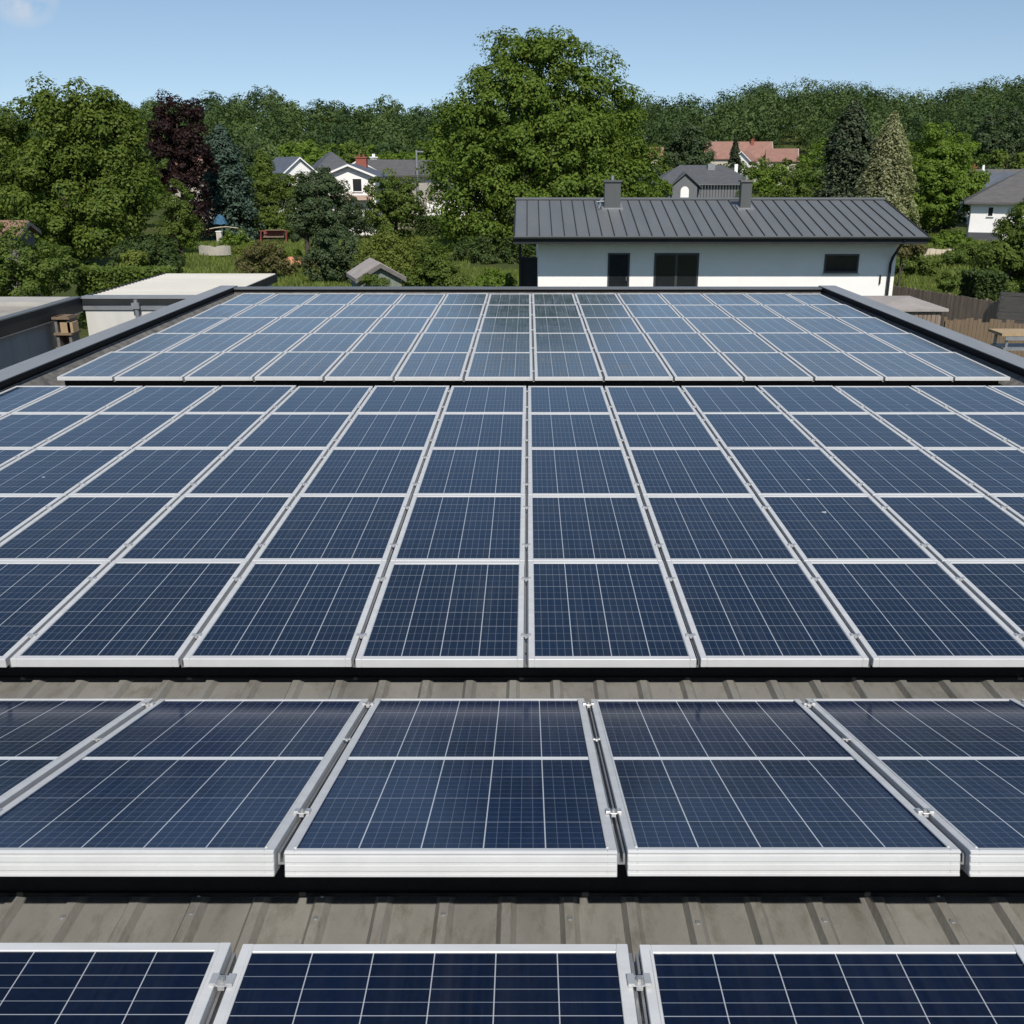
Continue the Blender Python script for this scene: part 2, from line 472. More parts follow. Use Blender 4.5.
me.polygons.foreach_set('use_smooth', np.ones(len(me.polygons), dtype=bool))
me.materials.append(GROUNDM)
g = bpy.data.objects.new('ground', me); COL.objects.link(g)
tag(g, kind='structure')

# ------------------------------------------------------------------ our own building with its ribbed roof
ROOFZ = -0.26
PXI, PXO = 6.86, 7.22            # parapet inner and outer half width
PYI, PYO = 23.62, 24.02
bld = empty('flat_roofed_building', 'low building with ribbed metal roof and grey coping carrying the solar panels', 'building', (0, 0, 0))
mb = MB()
mb.box(-PXO + .04, -PXI - .04, -6, PYO - .04, G0 - .3, 0.03)
mb.box(PXI + .04, PXO - .04, -6, PYO - .04, G0 - .3, 0.03)
mb.box(-PXI - .04, PXI + .04, PYI + .04, PYO - .04, G0 - .3, 0.0)
mb.box(-PXI - .04, PXI + .04, -6, -5.6, G0 - .3, 0.0)
mb.build('wall', CONC, bld)
# ribbed deck
prof = []
x = -PXI
pitch = 0.262
k = 0
while x < PXI - pitch:
    prof += [(x, 0), (x + pitch - .082, 0), (x + pitch - .062, .031), (x + pitch - .024, .031)]
    x += pitch
prof += [(x, 0), (PXI, 0)]
mb = MB()
for (xa, za), (xb, zb) in zip(prof[:-1], prof[1:]):
    mb.face([(xa, -5.6, ROOFZ + za), (xb, -5.6, ROOFZ + zb), (xb, PYI, ROOFZ + zb), (xa, PYI, ROOFZ + za)])
mb.build('roof_deck', ROOFM, bld, fix=False)
q = MB()
for k_ in range(26):
    xc_ = -PXI + pitch * (2 * k_ + 1) - .041
    for yy_ in (3.36, 3.52, 5.6, 13.35, 13.6):
        yj = yy_ + random.uniform(-.03, .03)
        if xc_ < PXI - .1: q.tube([(xc_, yj, ROOFZ + .029), (xc_, yj, ROOFZ + .036)], [.014, .011], 6, smooth=False)
o = q.build('screw', GALV, bld); o['kind'] = 'stuff'
q = MB()
for sgn in (-1, 1):
    q.face([(sgn * PXI, -5.6, -.035), (sgn * (PXI - .30), -5.6, ROOFZ + .028), (sgn * (PXI - .30), PYI - .2, ROOFZ + .028), (sgn * PXI, PYI, -.035)])
q.face([(-PXI, PYI, -.035), (-PXI + .30, PYI - .2, ROOFZ + .028), (PXI - .30, PYI - .2, ROOFZ + .028), (PXI, PYI, -.035)])
o = q.build('flashing', mat('edge_flashing', (0.20, 0.19, 0.172), (0.07, 0.068, 0.062), rough=.75, scale=6, stain=.7, staincol=(.04, .04, .035), bump=.3), bld)
# inner upstand (black) and coping
mb = MB()
mb.box(-PXI - .04, -PXI, -6, PYI + .04, ROOFZ - .1, 0.055)
mb.box(PXI, PXI + .04, -6, PYI + .04, ROOFZ - .1, 0.055)
mb.box(-PXI, PXI, PYI, PYI + .04, ROOFZ - .1, 0.035)
mb.build('inner_upstand', BLACKM, bld)
for s in (-1, 1):
    mb = MB()
    yy = -6.0
    while yy < PYO - 0.1:
        y2 = min(yy + 3.0, PYO)
        a, b_ = sorted((s * (PXI - .02), s * PXO))
        mb.box(a, b_, yy + .004, y2 - .004, 0.062, 0.085)
        o0, o1 = sorted((s * PXO, s * (PXO + .012)))
        mb.box(o0, o1, yy + .004, y2 - .004, -0.06, 0.0835)
        yy = y2
    mb.build('coping', COPING, bld)
mb = MB()
mb.box(-PXI + .0, PXI - .0, PYI - .03, PYO, 0.037, 0.058)
mb.build('rear_coping', ANTHR, bld)
mb = MB()
for s in (-1, 1):
    a, b_ = sorted((s * (PXI - .024), s * (PXI - .05)))
    mb.box(a, b_, -6, PYI - .05, 0.02, 0.078)
mb.build('drip_edge', BLACKM, bld)


# ------------------------------------------------------------------ solar panels
def panel_proto(w, d, t, lip, lipe, cm, grooves):
    """a framed panel; local origin at the middle of its near edge, on the top plane"""
    root = bpy.data.objects.new('solar_panel', None)
    root.empty_display_size = 0.2
    COL.objects.link(root)
    h = w / 2
    f = MB()
    top, bot = 0.0, -t
    for s in (-1, 1):
        a, b_ = sorted((s * h, s * (h - lip)))
        f.box(a, b_, 0.0, d, bot, top)
    f.box(-h + lip, h - lip, 0.0, lipe, bot, top - .0006)
    f.box(-h + lip, h - lip, d - lipe, d, bot, top - .0006)
    if grooves:
        for a, b_ in ((0.02, 0.14), (0.24, 0.47), (0.56, 0.80)):
            f.box(-h + .001, h - .001, -.004, 0.0, bot + t * a, bot + t * b_)
        f.box(-h, h, -.007, 0.0, bot + t * .88, top - .002)
        # raised inner bead round the glass
        for s in (-1, 1):
            a, b_ = sorted((s * (h - lip + .006), s * (h - lip - .004)))
            f.box(a, b_, lipe * .8, d - lipe * .8, top - .004, top + .0035)
    fo = f.build('frame', ALU, root)
    bv = fo.modifiers.new('bevel', 'BEVEL'); bv.width = 0.0025; bv.segments = 1; bv.limit_method = 'ANGLE'
    gl = MB()
    x0, x1, y0, y1 = -h + lip, h - lip, lipe, d - lipe
    z = -0.006
    gl.face([(x0, y0, z), (x1, y0, z), (x1, y1, z), (x0, y1, z)], [(0, 0), (x1 - x0, 0), (x1 - x0, y1 - y0), (0, y1 - y0)])
    gl.face([(x0, y0, z - .008), (x0, y1, z - .008), (x1, y1, z - .008), (x1, y0, z - .008)], [(0, 0)] * 4)
    gl.build('glass', cm, root, fix=False)
    return root


ORD = ['centre', 'first', 'second', 'third', 'fourth', 'fifth', 'sixth', 'seventh', 'eighth']
ROWN = ['front', 'second', 'middle', 'fourth', 'back']


def side(k):
    """column k counted from the centre gap: 0,1,2.. to the right, -1,-2.. to the left"""
    return (ORD[k + 1], 'right') if k >= 0 else (ORD[-k], 'left')


def gapname(k):
    return 'the centre gap' if k == 0 else 'the %s gap %s of centre' % (ORD[abs(k)], 'right' if k > 0 else 'left')


def clamp_proto(size, tall, bolt=True):
    root = bpy.data.objects.new('panel_clamp', None); root.empty_display_size = .05
    COL.objects.link(root)
    s = size
    c_ = MB()
    # a flanged bridge: two wings resting on the frames and a dropped channel between them
    hw, dp, th = s * 1.0, s * 0.62, tall
    pr = [(-hw, 0), (-hw, th), (-hw * .42, th), (-hw * .34, th * .35), (hw * .34, th * .35), (hw * .42, th), (hw, th), (hw, 0), (hw * .3, 0), (hw * .3, -th * 1.2), (-hw * .3, -th * 1.2), (-hw * .3, 0)]
    c_.prism(pr, 'y', -dp, dp)
    b0 = c_.build('bracket', CLAMPM, root)
    bv = b0.modifiers.new('bevel', 'BEVEL'); bv.width = s * .06; bv.segments = 2; bv.limit_method = 'ANGLE'
    if bolt:
        q = MB(); q.tube([(0, 0, th * .3), (0, 0, th * 1.35)], s * .27, 6, smooth=False)
        q.tube([(0, 0, th * 1.3), (0, 0, th * 1.5)], s * .13, 8, smooth=False)
        q.build('bolt', GALV, root)
    return root


def place(o, loc, tilt):
    o.location = loc
    o.rotation_euler = (tilt, 0, 0)


def array(key, words, x0, pitch_, gap, cols, rows, y0, z0, d, t, lip, lipe, tilt, cm, grooves, edge=None, clamp=None, rowgap=0.012, rowword=True, tip=0.0):
    """cols: (kmin, kmax) column numbers; column k spans gap k .. gap k+1; every panel is its own thing"""
    protos = {}
    ct, st = math.cos(tilt), math.sin(tilt)

    def pos(x_, s_, up=0.0):     # point at distance s_ up the array
        return Vector((x_, y0 + s_ * ct - up * st, z0 + s_ * st + up * ct))
    for r_ in range(rows):
        for k in range(cols[0], cols[1] + 1):
            w = pitch_ - gap
            xc = x0 + (k + .5) * pitch_
            if edge and k in (cols[0], cols[1]):
                w = edge
                xc = x0 + (k + 1) * pitch_ - gap / 2 - w / 2 if k < 0 else x0 + k * pitch_ + gap / 2 + w / 2
            kk = round(w, 3)
            if kk not in protos:
                protos[kk] = panel_proto(w, d, t, lip, lipe, cm, grooves); o = protos[kk]
            else:
                o = copy_tree(protos[kk])
            jz = random.uniform(-.002, .002)
            place(o, pos(xc + random.uniform(-.002, .002), r_ * (d + rowgap), jz), tilt + tip + random.uniform(-.0025, .0025))
            od, sd = side(k)
            if rowword:
                lab = 'blue solar panel in %s row of %s array, %s column %s of centre gap' % (ROWN[r_], words, od, sd)
            else:
                lab = 'solar panel %s of %s, %s panel %s of the centre gap' % ('', words, od, sd)
                lab = lab.replace('  of', ' in')
            tag(o, lab, 'solar panel', 'solar panels of the ' + words)
    L = rows * (d + rowgap)
    return pos, L


def rails(words, gaps, x0, pitch_, pos, L, tilt, t, w, foot, legs, ext=0.0):
    for k in gaps:
        xg = x0 + k * pitch_
        ml = MB()
        top = -t - .004
        hgt = .04
        # open channel: base plus two lips
        def bx(xa, xb, za, zb, s0=0.035, s1=L - .02):
            vs = []
            for z_ in (za, zb):
                for s_ in (s0, s1):
                    for x_ in (xa, xb):
                        vs.append(pos(x_, s_, z_))
            ml.poly(vs, [(0, 2, 3, 1), (4, 5, 7, 6), (0, 1, 5, 4), (2, 6, 7, 3), (0, 4, 6, 2), (1, 3, 7, 5)])
        bx(xg - w / 2, xg + w / 2, top - hgt, top - hgt + .008)
        bx(xg - w / 2, xg - w / 2 + .008, top - hgt + .008, top)
        bx(xg + w / 2 - .008, xg + w / 2, top - hgt + .008, top)
        o = ml.build('mounting_rail', RAILM)
        tag(o, 'grey mounting rail under %s of the %s' % (gapname(k), words), 'rail', 'mounting rails of the ' + words)
        for s_ in legs:
            p0 = pos(xg, s_ * L, top - hgt - .001)
            if p0.z - ROOFZ > .05:
                lg = MB()
                lg.box(p0.x - .02, p0.x + .02, p0.y - .025, p0.y + .025, ROOFZ + .004, p0.z)
                lg.box(p0.x - .05, p0.x + .05, p0.y - .06, p0.y + .06, ROOFZ + .003, ROOFZ + .01)
                lg.build('leg', RAILM, o)


# nearest array (lies almost flat), cut by the lower edge of the picture
A1 = cell_mat('cells_near', 1.165 - .064, 2.0 - .064, 6, 8, .0034, bus_u=0, bus_v=5, busw=.0024, busf=.40, linef=.5, navy=(0.0014, 0.0050, 0.0165), dust=.035, rough=.05, ior=1.3)
A2 = cell_mat('cells_second', 1.165 - .064, 2.085 - .05, 5, 8, .0046, bus_u=5, bus_v=5, busw=.0024, busf=.20, linef=.66, mid=(2.085 - .05) / 2, navy=(0.0030, 0.0125, 0.042), dust=.06, rough=.14, ior=1.22)
A3 = cell_mat('cells_middle', 0.978 - .072, 1.536 - .086, 4, 7, .0056, bus_u=5, bus_v=2, busw=.0032, busf=.20, linef=.50, navy=(0.0022, 0.0092, 0.0245), dust=.06, ior=1.35)
A4 = cell_mat('cells_far', 0.94 - .08, 1.90 - .1, 4, 7, .010, bus_u=4, bus_v=2, busw=.005, busf=.22, linef=.42, navy=(0.016, 0.032, 0.050), dust=.38, rough=.08)

pos1, L1 = array('near', 'nearest row', 0.32, 1.2, .035, (-3, 2), 1, 2.44 - 2.0, .48 + .035, 2.0, .09, .034, .034, R(-1.0), A1, True, rowword=False)
rails('nearest row', range(-2, 3), 0.32, 1.2, pos1, L1, R(-1), .026, .028, 0, (.15, .85))
T2 = -math.atan2(.543, 2.014)
pos2, L2 = array('second', 'tilted second row', 0.33, 1.2, .035, (-4, 3), 1, 2.923, .443, 2.085, .096, .034, .026, T2, A2, True, rowword=False)
rails('tilted second row', range(-3, 4), 0.33, 1.2, pos2, L2, T2, .022, .028, 0, (.40, .7))
pos3, L3 = array('middle', 'middle', -0.012, 1.005, .027, (-7, 6), 5, 5.22, 0.0, 1.536, .055, .036, .043, 0.0, A3, False, edge=.66)
rails('middle array', range(-6, 7), -0.012, 1.005, pos3, L3, 0, .028, .026, 0, (.06, .2, .4, .6, .8, .97))
pos4, L4 = array('far', 'far', 0.08, .968, .032, (-7, 6), 5, 13.66, -0.03, 1.90, .050, .040, .045, 0.0, A4, False, edge=.76, tip=R(0.6))
rails('far array', range(-6, 7), 0.08, .968, pos4, L4, 0, .028, .026, 0, (.06, .2, .4, .6, .8, .97))

# black sheets added behind the array front edges to darken the shaded gaps
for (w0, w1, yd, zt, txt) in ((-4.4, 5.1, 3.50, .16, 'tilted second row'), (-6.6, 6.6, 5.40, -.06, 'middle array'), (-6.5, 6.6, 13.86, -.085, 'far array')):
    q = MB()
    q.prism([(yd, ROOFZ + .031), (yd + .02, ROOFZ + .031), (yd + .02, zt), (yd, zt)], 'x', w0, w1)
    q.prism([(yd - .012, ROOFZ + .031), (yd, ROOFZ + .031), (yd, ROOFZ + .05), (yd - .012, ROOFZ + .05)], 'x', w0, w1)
    o = q.build('gap_shade_sheet', BLACKM)
    tag(o, 'black sheet added to darken the shaded gap under the %s' % txt, 'shade_sheet')

# clamps
cp = clamp_proto(.034, .012)
first = [True]


def put_clamp(p_, tilt, sc, label, group, src):
    o = src if first[0] else copy_tree(src)
    first[0] = False
    o.location = p_; o.rotation_euler = (tilt, 0, random.uniform(-.06, .06)); o.scale = (sc, sc, sc)
    tag(o, label, 'clamp', group)


WORD3 = ['nearer', 'middle', 'farther']
for k in range(-1, 3):
    put_clamp(pos1(.32 + 1.2 * k, 1.845), R(-1), 1.0, 'silver clamp bridging %s of the nearest panel row' % gapname(k), 'clamps on the nearest row', cp)
for k in range(-2, 3):
    for i, s_ in enumerate((.12, .62, .93)):
        put_clamp(pos2(.33 + 1.2 * k, s_ * 2.085 + (0.02 if i else .11)), T2, 0.9 if i != 1 else .5,
                  '%s silver clamp bridging %s of the tilted second row' % (WORD3[i], gapname(k)), 'clamps on the tilted second row', cp)
first[0] = True
cp3 = clamp_proto(.03, .009, bolt=False)
for k in range(-5, 6):
    for r_ in range(5):
        for i, s_ in enumerate((.2, .78)):
            if abs(k) > 3 and r_ < 1: continue
            put_clamp(pos3(-.012 + 1.005 * k, r_ * 1.548 + s_ * 1.536), 0, 1.0,
                      '%s silver clamp in %s beside the %s row, middle array' % (('nearer', 'farther')[i], gapname(k).replace('the ', '', 1), ROWN[r_]), 'clamps on the middle array', cp3)
first[0] = True
cp4 = clamp_proto(.03, .009, bolt=False)
for k in range(-1, 2):
    for r_ in range(5):
        put_clamp(pos4(.08 + .968 * k, r_ * 1.912 + .45), 0, 1.0,
                  'small silver clamp in %s beside the %s row, far array' % (gapname(k).replace('the ', '', 1), ROWN[r_]), 'clamps on the far array', cp4)
first[0] = True


# ------------------------------------------------------------------ the white house with the dark metal roof
def window(parent, x0, x1, z0, z1, y, name='window', fr=.06, mull=0, fmat=None, sill=True, blind=0.0):
    """a framed opening set in a wall whose outer face lies at y and looks to -y"""
    fmat = fmat or FRAME
    f = MB()
    f.box(x0, x0 + fr, y - .03, y + .05, z0, z1); f.box(x1 - fr, x1, y - .03, y + .05, z0, z1)
    f.box(x0 + fr, x1 - fr, y - .03, y + .05, z0, z0 + fr); f.box(x0 + fr, x1 - fr, y - .03, y + .05, z1 - fr, z1)
    for i in range(mull):
        xm = x0 + (x1 - x0) * (i + 1) / (mull + 1)
        f.box(xm - fr * .6, xm + fr * .6, y - .028, y + .05, z0 + fr, z1 - fr)
    fo = f.build(name, fmat, parent)
    q = MB(); q.box(x0 + fr, x1 - fr, y - .008, y + .02, z0 + fr, z1 - fr)
    q.build('pane', GLASSD, fo)
    if sill:
        q = MB(); q.box(x0 - .05, x1 + .05, y - .09, y - .031, z0 - .05, z0 - .012)
        q.build('sill', GALV, fo)
    return fo


EY, RY = 40.0, 45.5
pe0, pe1 = at(514, 236, EY), at(928, 236, EY)
pr0, pr1 = at(514, 199.5, RY), at(881, 199.5, RY)
ez, rz = pe0.z, pr0.z
hx0, hx1 = pe0.x, pe1.x
house = empty('white_house', 'long single storey white rendered house with dark standing seam metal roof', 'house', (0, 0, 0))
WY = EY + 1.28
wx0, wx1 = at(538, 260, WY).x, at(896, 260, WY).x
BY = 2 * RY - EY
mb = MB()
# walls: front wall with openings kept shallow behind the frames, gables up to the roof
sl = (rz - ez) / (RY - EY)
prof = [(WY, G0 - .4), (BY - 1.0, G0 - .4), (BY - 1.0, ez + sl * 1.0 - .16), (RY, rz - .16), (WY, ez + sl * 1.02 - .16)]
mb.prism(prof, 'x', wx0, wx1)
mb.build('wall', WHITEW, house)
roofs = MB()
for a, b_ in (((EY, ez), (RY, rz)), ((BY, ez), (RY, rz))):
    roofs.prism([a, b_, (b_[0], b_[1] - .12), (a[0], a[1] - .12)], 'x', hx0, hx1)
roof = roofs.build('roof', ANTHR, house)
sm = MB()
xs_ = hx0 + .05
seams = [hx0 + .02 + i * (hx1 - hx0 - .04) / 33 for i in range(34)]
for xs_ in seams:
    sm.prism([(EY - .01, ez + .002), (EY - .01, ez + .032), (RY, rz + .035), (RY, rz + .002)], 'x', xs_ - .017, xs_ + .017)
sm.build('seam', SEAM, roof)
q = MB(); q.prism([(RY - .16, rz + .03), (RY, rz + .085), (RY + .16, rz + .03), (RY + .16, rz + .0), (RY - .16, rz + .0)], 'x', hx0 - .02, hx1 + .02)
q.build('ridge_cap', ANTHR, roof)
q = MB()
q.box(hx0, hx1, EY - .02, EY + .06, ez - .30, ez - .122)
q.box(hx0, hx1, EY + .06, WY + .3, ez - .30, ez - .26)
for s in (hx0 - .03, hx1):
    q.prism([(EY - .02, ez - .30), (EY - .02, ez + .03), (RY, rz + .03), (RY, rz - .26)], 'x', s, s + .03)
q.build('fascia', SEAM, house)
q = MB()
pts = []
for i in range(9):
    a = math.pi * i / 8
    pts.append((EY - .085 - .065 * math.cos(a), ez - .05 - .08 * math.sin(a)))
inner = [(y_, z_ + .012) for y_, z_ in pts[::-1]]
q.prism(pts + inner, 'x', hx0 - .05, hx1 + .08)
q.build('gutter', SEAM, house)
# downpipe
q = MB()
px_ = at(889, 270, WY).x
q.tube([(hx1 - .9, EY - .06, ez - .13), (hx1 - .95, EY + .1, ez - .32), (px_ + .05, WY - .12, ez - .9), (px_, WY - .1, ez - 1.15), (px_, WY - .1, G0 + .2)], .055, 8)
q.build('downpipe', SEAM, house)
q = MB(); q.tube([(px_ - .33, WY - .05, ez - 1.6), (px_ - .33, WY - .05, ez - 1.95)], .03, 6)
q.build('wall_light', SEAM, house)


def wspan(xa, xb, ya, yb):
    a, b_ = at(xa, ya, WY), at(xb, yb, WY)
    return a.x, b_.x, b_.z, a.z


x0, x1, z0, z1 = wspan(608, 629, 253, 287)
dr = window(house, x0, x1, -2.5, z1, WY, 'door', fr=.07, sill=False)
q = MB(); q.tube([(x1 - .13, WY - .05, -1.45), (x1 - .13, WY - .05, -1.6)], .015, 6); q.build('handle', GALV, dr)
x0, x1, z0, z1 = wspan(654.5, 697.5, 253, 287)
window(house, x0, x1, -2.5, z1, WY, 'glass_door', fr=.08, mull=1, sill=False)
x0, x1, z0, z1 = wspan(825, 857.5, 254, 273)
window(house, x0, x1, z0, z1, WY, 'window', fr=.07)
q = MB()
ps0, ps1 = at(519, 259, WY + .8), at(537, 282, WY + .8)
q.box(ps0.x, wx0 - .02, WY + .75, WY + .85, G0, ps0.z)
q.box(ps0.x, ps0.x + .1, WY + .6, WY + .7, G0, ez - .28)
q.box(ps0.x - .04, wx0 - .02, WY + .68, WY + .92, ps0.z + .002, ps0.z + .06)
q.build('porch_screen', SEAM, house)
CHIM = mat('chimney_cladding', (0.10, 0.103, 0.10), (0.075, 0.078, 0.076), rough=0.5, metal=.2, scale=1.2, stretch=(1, 1, .3))
for (xa, xb, yb_, yt, dp, wd) in ((605, 621, 211, 182, .6, 0), (742, 752.5, 213, 182, .4, 1)):
    Yc = RY - 1.6
    zb_ = ez + sl * (Yc - EY)
    a, b_ = at(xa, yt, Yc), at(xb, yt, Yc)
    ch = MB(); ch.box(a.x, b_.x, Yc, Yc + dp, zb_ - .1, a.z)
    co = ch.build('chimney', CHIM, roof)
    ch = MB(); ch.box(a.x - .06, b_.x + .06, Yc - .06, Yc + dp + .06, a.z + .001, a.z + .07)
    if wd: ch.box(a.x + .03, b_.x - .03, Yc + .05, Yc + dp - .05, a.z - .3, a.z - .02)
    ch.build('cap', CHIM if not wd else WOODG, co)
    ch = MB(); ch.tube([((a.x + b_.x) / 2, Yc + dp / 2, a.z + .07), ((a.x + b_.x) / 2, Yc + dp / 2, a.z + .26)], .07 if not wd else .05, 8)
    ch.build('flue', GALV, co)
    ch = MB(); ch.prism([(Yc - .12, zb_ + .01 - .12 * sl), (Yc + dp + .12, zb_ + .01 + (dp + .12) * sl), (Yc + dp + .12, zb_ + .06 + (dp + .12) * sl), (Yc - .12, zb_ + .06 - .12 * sl)], 'x', a.x - .12, b_.x + .12)
    ch.build('flashing', GALV, co)
# bracket with small pipe beside the wider chimney
b0 = at(600, 209, RY - 1.5)
q = MB()
zz = ez + sl * (RY - 1.5 - EY)
q.tube([(b0.x, RY - 1.5, zz), (b0.x, RY - 1.5, zz + .32), (b0.x + .14, RY - 1.5, zz + .42)], .035, 8)
q.tube([(b0.x - .06, RY - 1.6, zz), (b0.x + .02, RY - 1.6, zz + .2)], .05, 8)
q.tube([(b0.x - .14, RY - 1.5, zz + .28), (b0.x + .16, RY - 1.5, zz + .30)], .025, 6)
q.build('vent_pipe', GALV, roof)

# ------------------------------------------------------------------ neighbours on the left
# garage with the bright white sheet roof
gf = at(80, 297.5, 24.2); gb = at(178, 270.5, 30.0)
GZ = gf.z
gx0, gx1 = gf.x, -7.42
gy0, gy1 = 24.2, at(178, 270.5, 30.0).y
gy1 = 30.0
gar = empty('garage', 'pale garage with bright white sheet roof and grey coping', 'garage', (0, 0, 0))
q = MB(); q.box(gx0 + .05, gx1 - .1, gy0 + .08, gy1 - .05, G0 - .2, GZ - .2); q.build('wall', PALEW, gar)
q = MB()
rp = []
xr = gx0 + .1
npan = 22
for i in range(npan):      # shallow sheet ribs across the roof
    ya = gy0 + .42 + i * (gy1 - gy0 - .45) / npan
    yb = ya + (gy1 - gy0 - .45) / npan
    q.box(gx0 + .06, gx1 + .02, ya, yb - .03, GZ - .09, GZ - .02)
    q.box(gx0 + .06, gx1 + .02, yb - .03, yb, GZ - .09, GZ - .003)
q.build('roof', WHITER, gar)
q = MB()
q.box(gx0 - .02, gx1 + .05, gy0, gy0 + .42, GZ - .03, GZ + .012)
q.build('coping', COPING, gar)
q = MB()
q.box(gx0 - .02, gx1 + .05, gy0 + .01, gy0 + .075, GZ - .17, GZ - .032)
q.box(gx1 + .022, gx1 + .06, gy0 + .43, gy1, GZ - .24, GZ - .025)
q.box(gx0, gx0 + .055, gy0 + .43, gy1, GZ - .2, GZ + .01)
q.build('fascia', SEAM, gar)
q = MB(); q.box(gx0 + .0, gx1 - .05, gy0 + .04, gy0 + .079, GZ - .30, GZ - .172); q.build('soffit_board', GALV, gar)
q = MB()
dx = at(137, 310, 24.2).x
q.tube([(dx, gy0 - .02, GZ - .05), (dx, gy0 - .02, GZ - .5)], .05, 8); q.box(dx - .09, dx + .09, gy0 - .09, gy0 + .0, GZ - .26, GZ - .12)
q.build('rain_hopper', GALV, gar)

# flat roofed workshop with gravel on its roof
wf = at(79, 298.5, 24.0)
WZ = wf.z
wsx = wf.x - .03
ws = empty('workshop', 'grey concrete workshop with gravel covered flat roof and dark fascia', 'building', (0, 0, 0))
q = MB(); q.box(wsx - 12, wsx - .12, 8.0, 23.4, G0 - .2, WZ - .13); q.build('wall', CONC, ws)
q = MB(); q.box(wsx - 11.8, wsx - .2, 8.2, 23.0, WZ - .129, WZ - .06); q.build('roof', GRAVEL, ws)
q = MB()
q.box(wsx - .18, wsx, 7.9, 24.15, WZ - .32, WZ + .0)
q.build('fascia', SEAM, ws)
q = MB(); q.box(wsx - .19, wsx + .02, 7.9, 24.15, WZ + .002, WZ + .03); q.box(wsx - .1, wsx + .015, 7.9, 24.15, WZ - .345, WZ - .322); q.build('trim', ANTHR, ws)
q = MB(); q.box(wsx - 12, wsx - .2, 23.05, 24.1, WZ - .2, WZ + .03); q.build('rear_coping', mat('pale_coping', (.42, .40, .36), rough=.8, scale=2), ws)
# timber lumber stack in the alley between them
rk = empty('wooden_shelf', 'weathered wooden shelf leaning in the alley corner beside the workshop', 'shelf', (0, 0, 0))
r0 = at(62, 319, 22.9); r1 = at(80, 340, 22.9)
q = MB()
for xx in (r0.x, r1.x - .06): q.box(xx, xx + .06, 22.5, 22.9, G0, r0.z + .1)
q.build('post', WOODG, rk)
for i, zz in enumerate((.05, -.30, -.62)):
    q = MB(); q.box(r0.x - .03, r1.x + .03, 22.45, 22.95, r0.z + zz, r0.z + zz + .05); q.build('shelf', WOODM, rk)
q = MB()
q.box(r0.x + .12, r0.x + .4, 22.5, 22.8, r0.z - .249, r0.z - .02); q.build('crate', WOODL, rk)
q = MB(); q.box(r0.x + .06, r1.x - .06, 22.85, 22.88, G0, r0.z + .0); q.build('back_board', WOODM, rk)


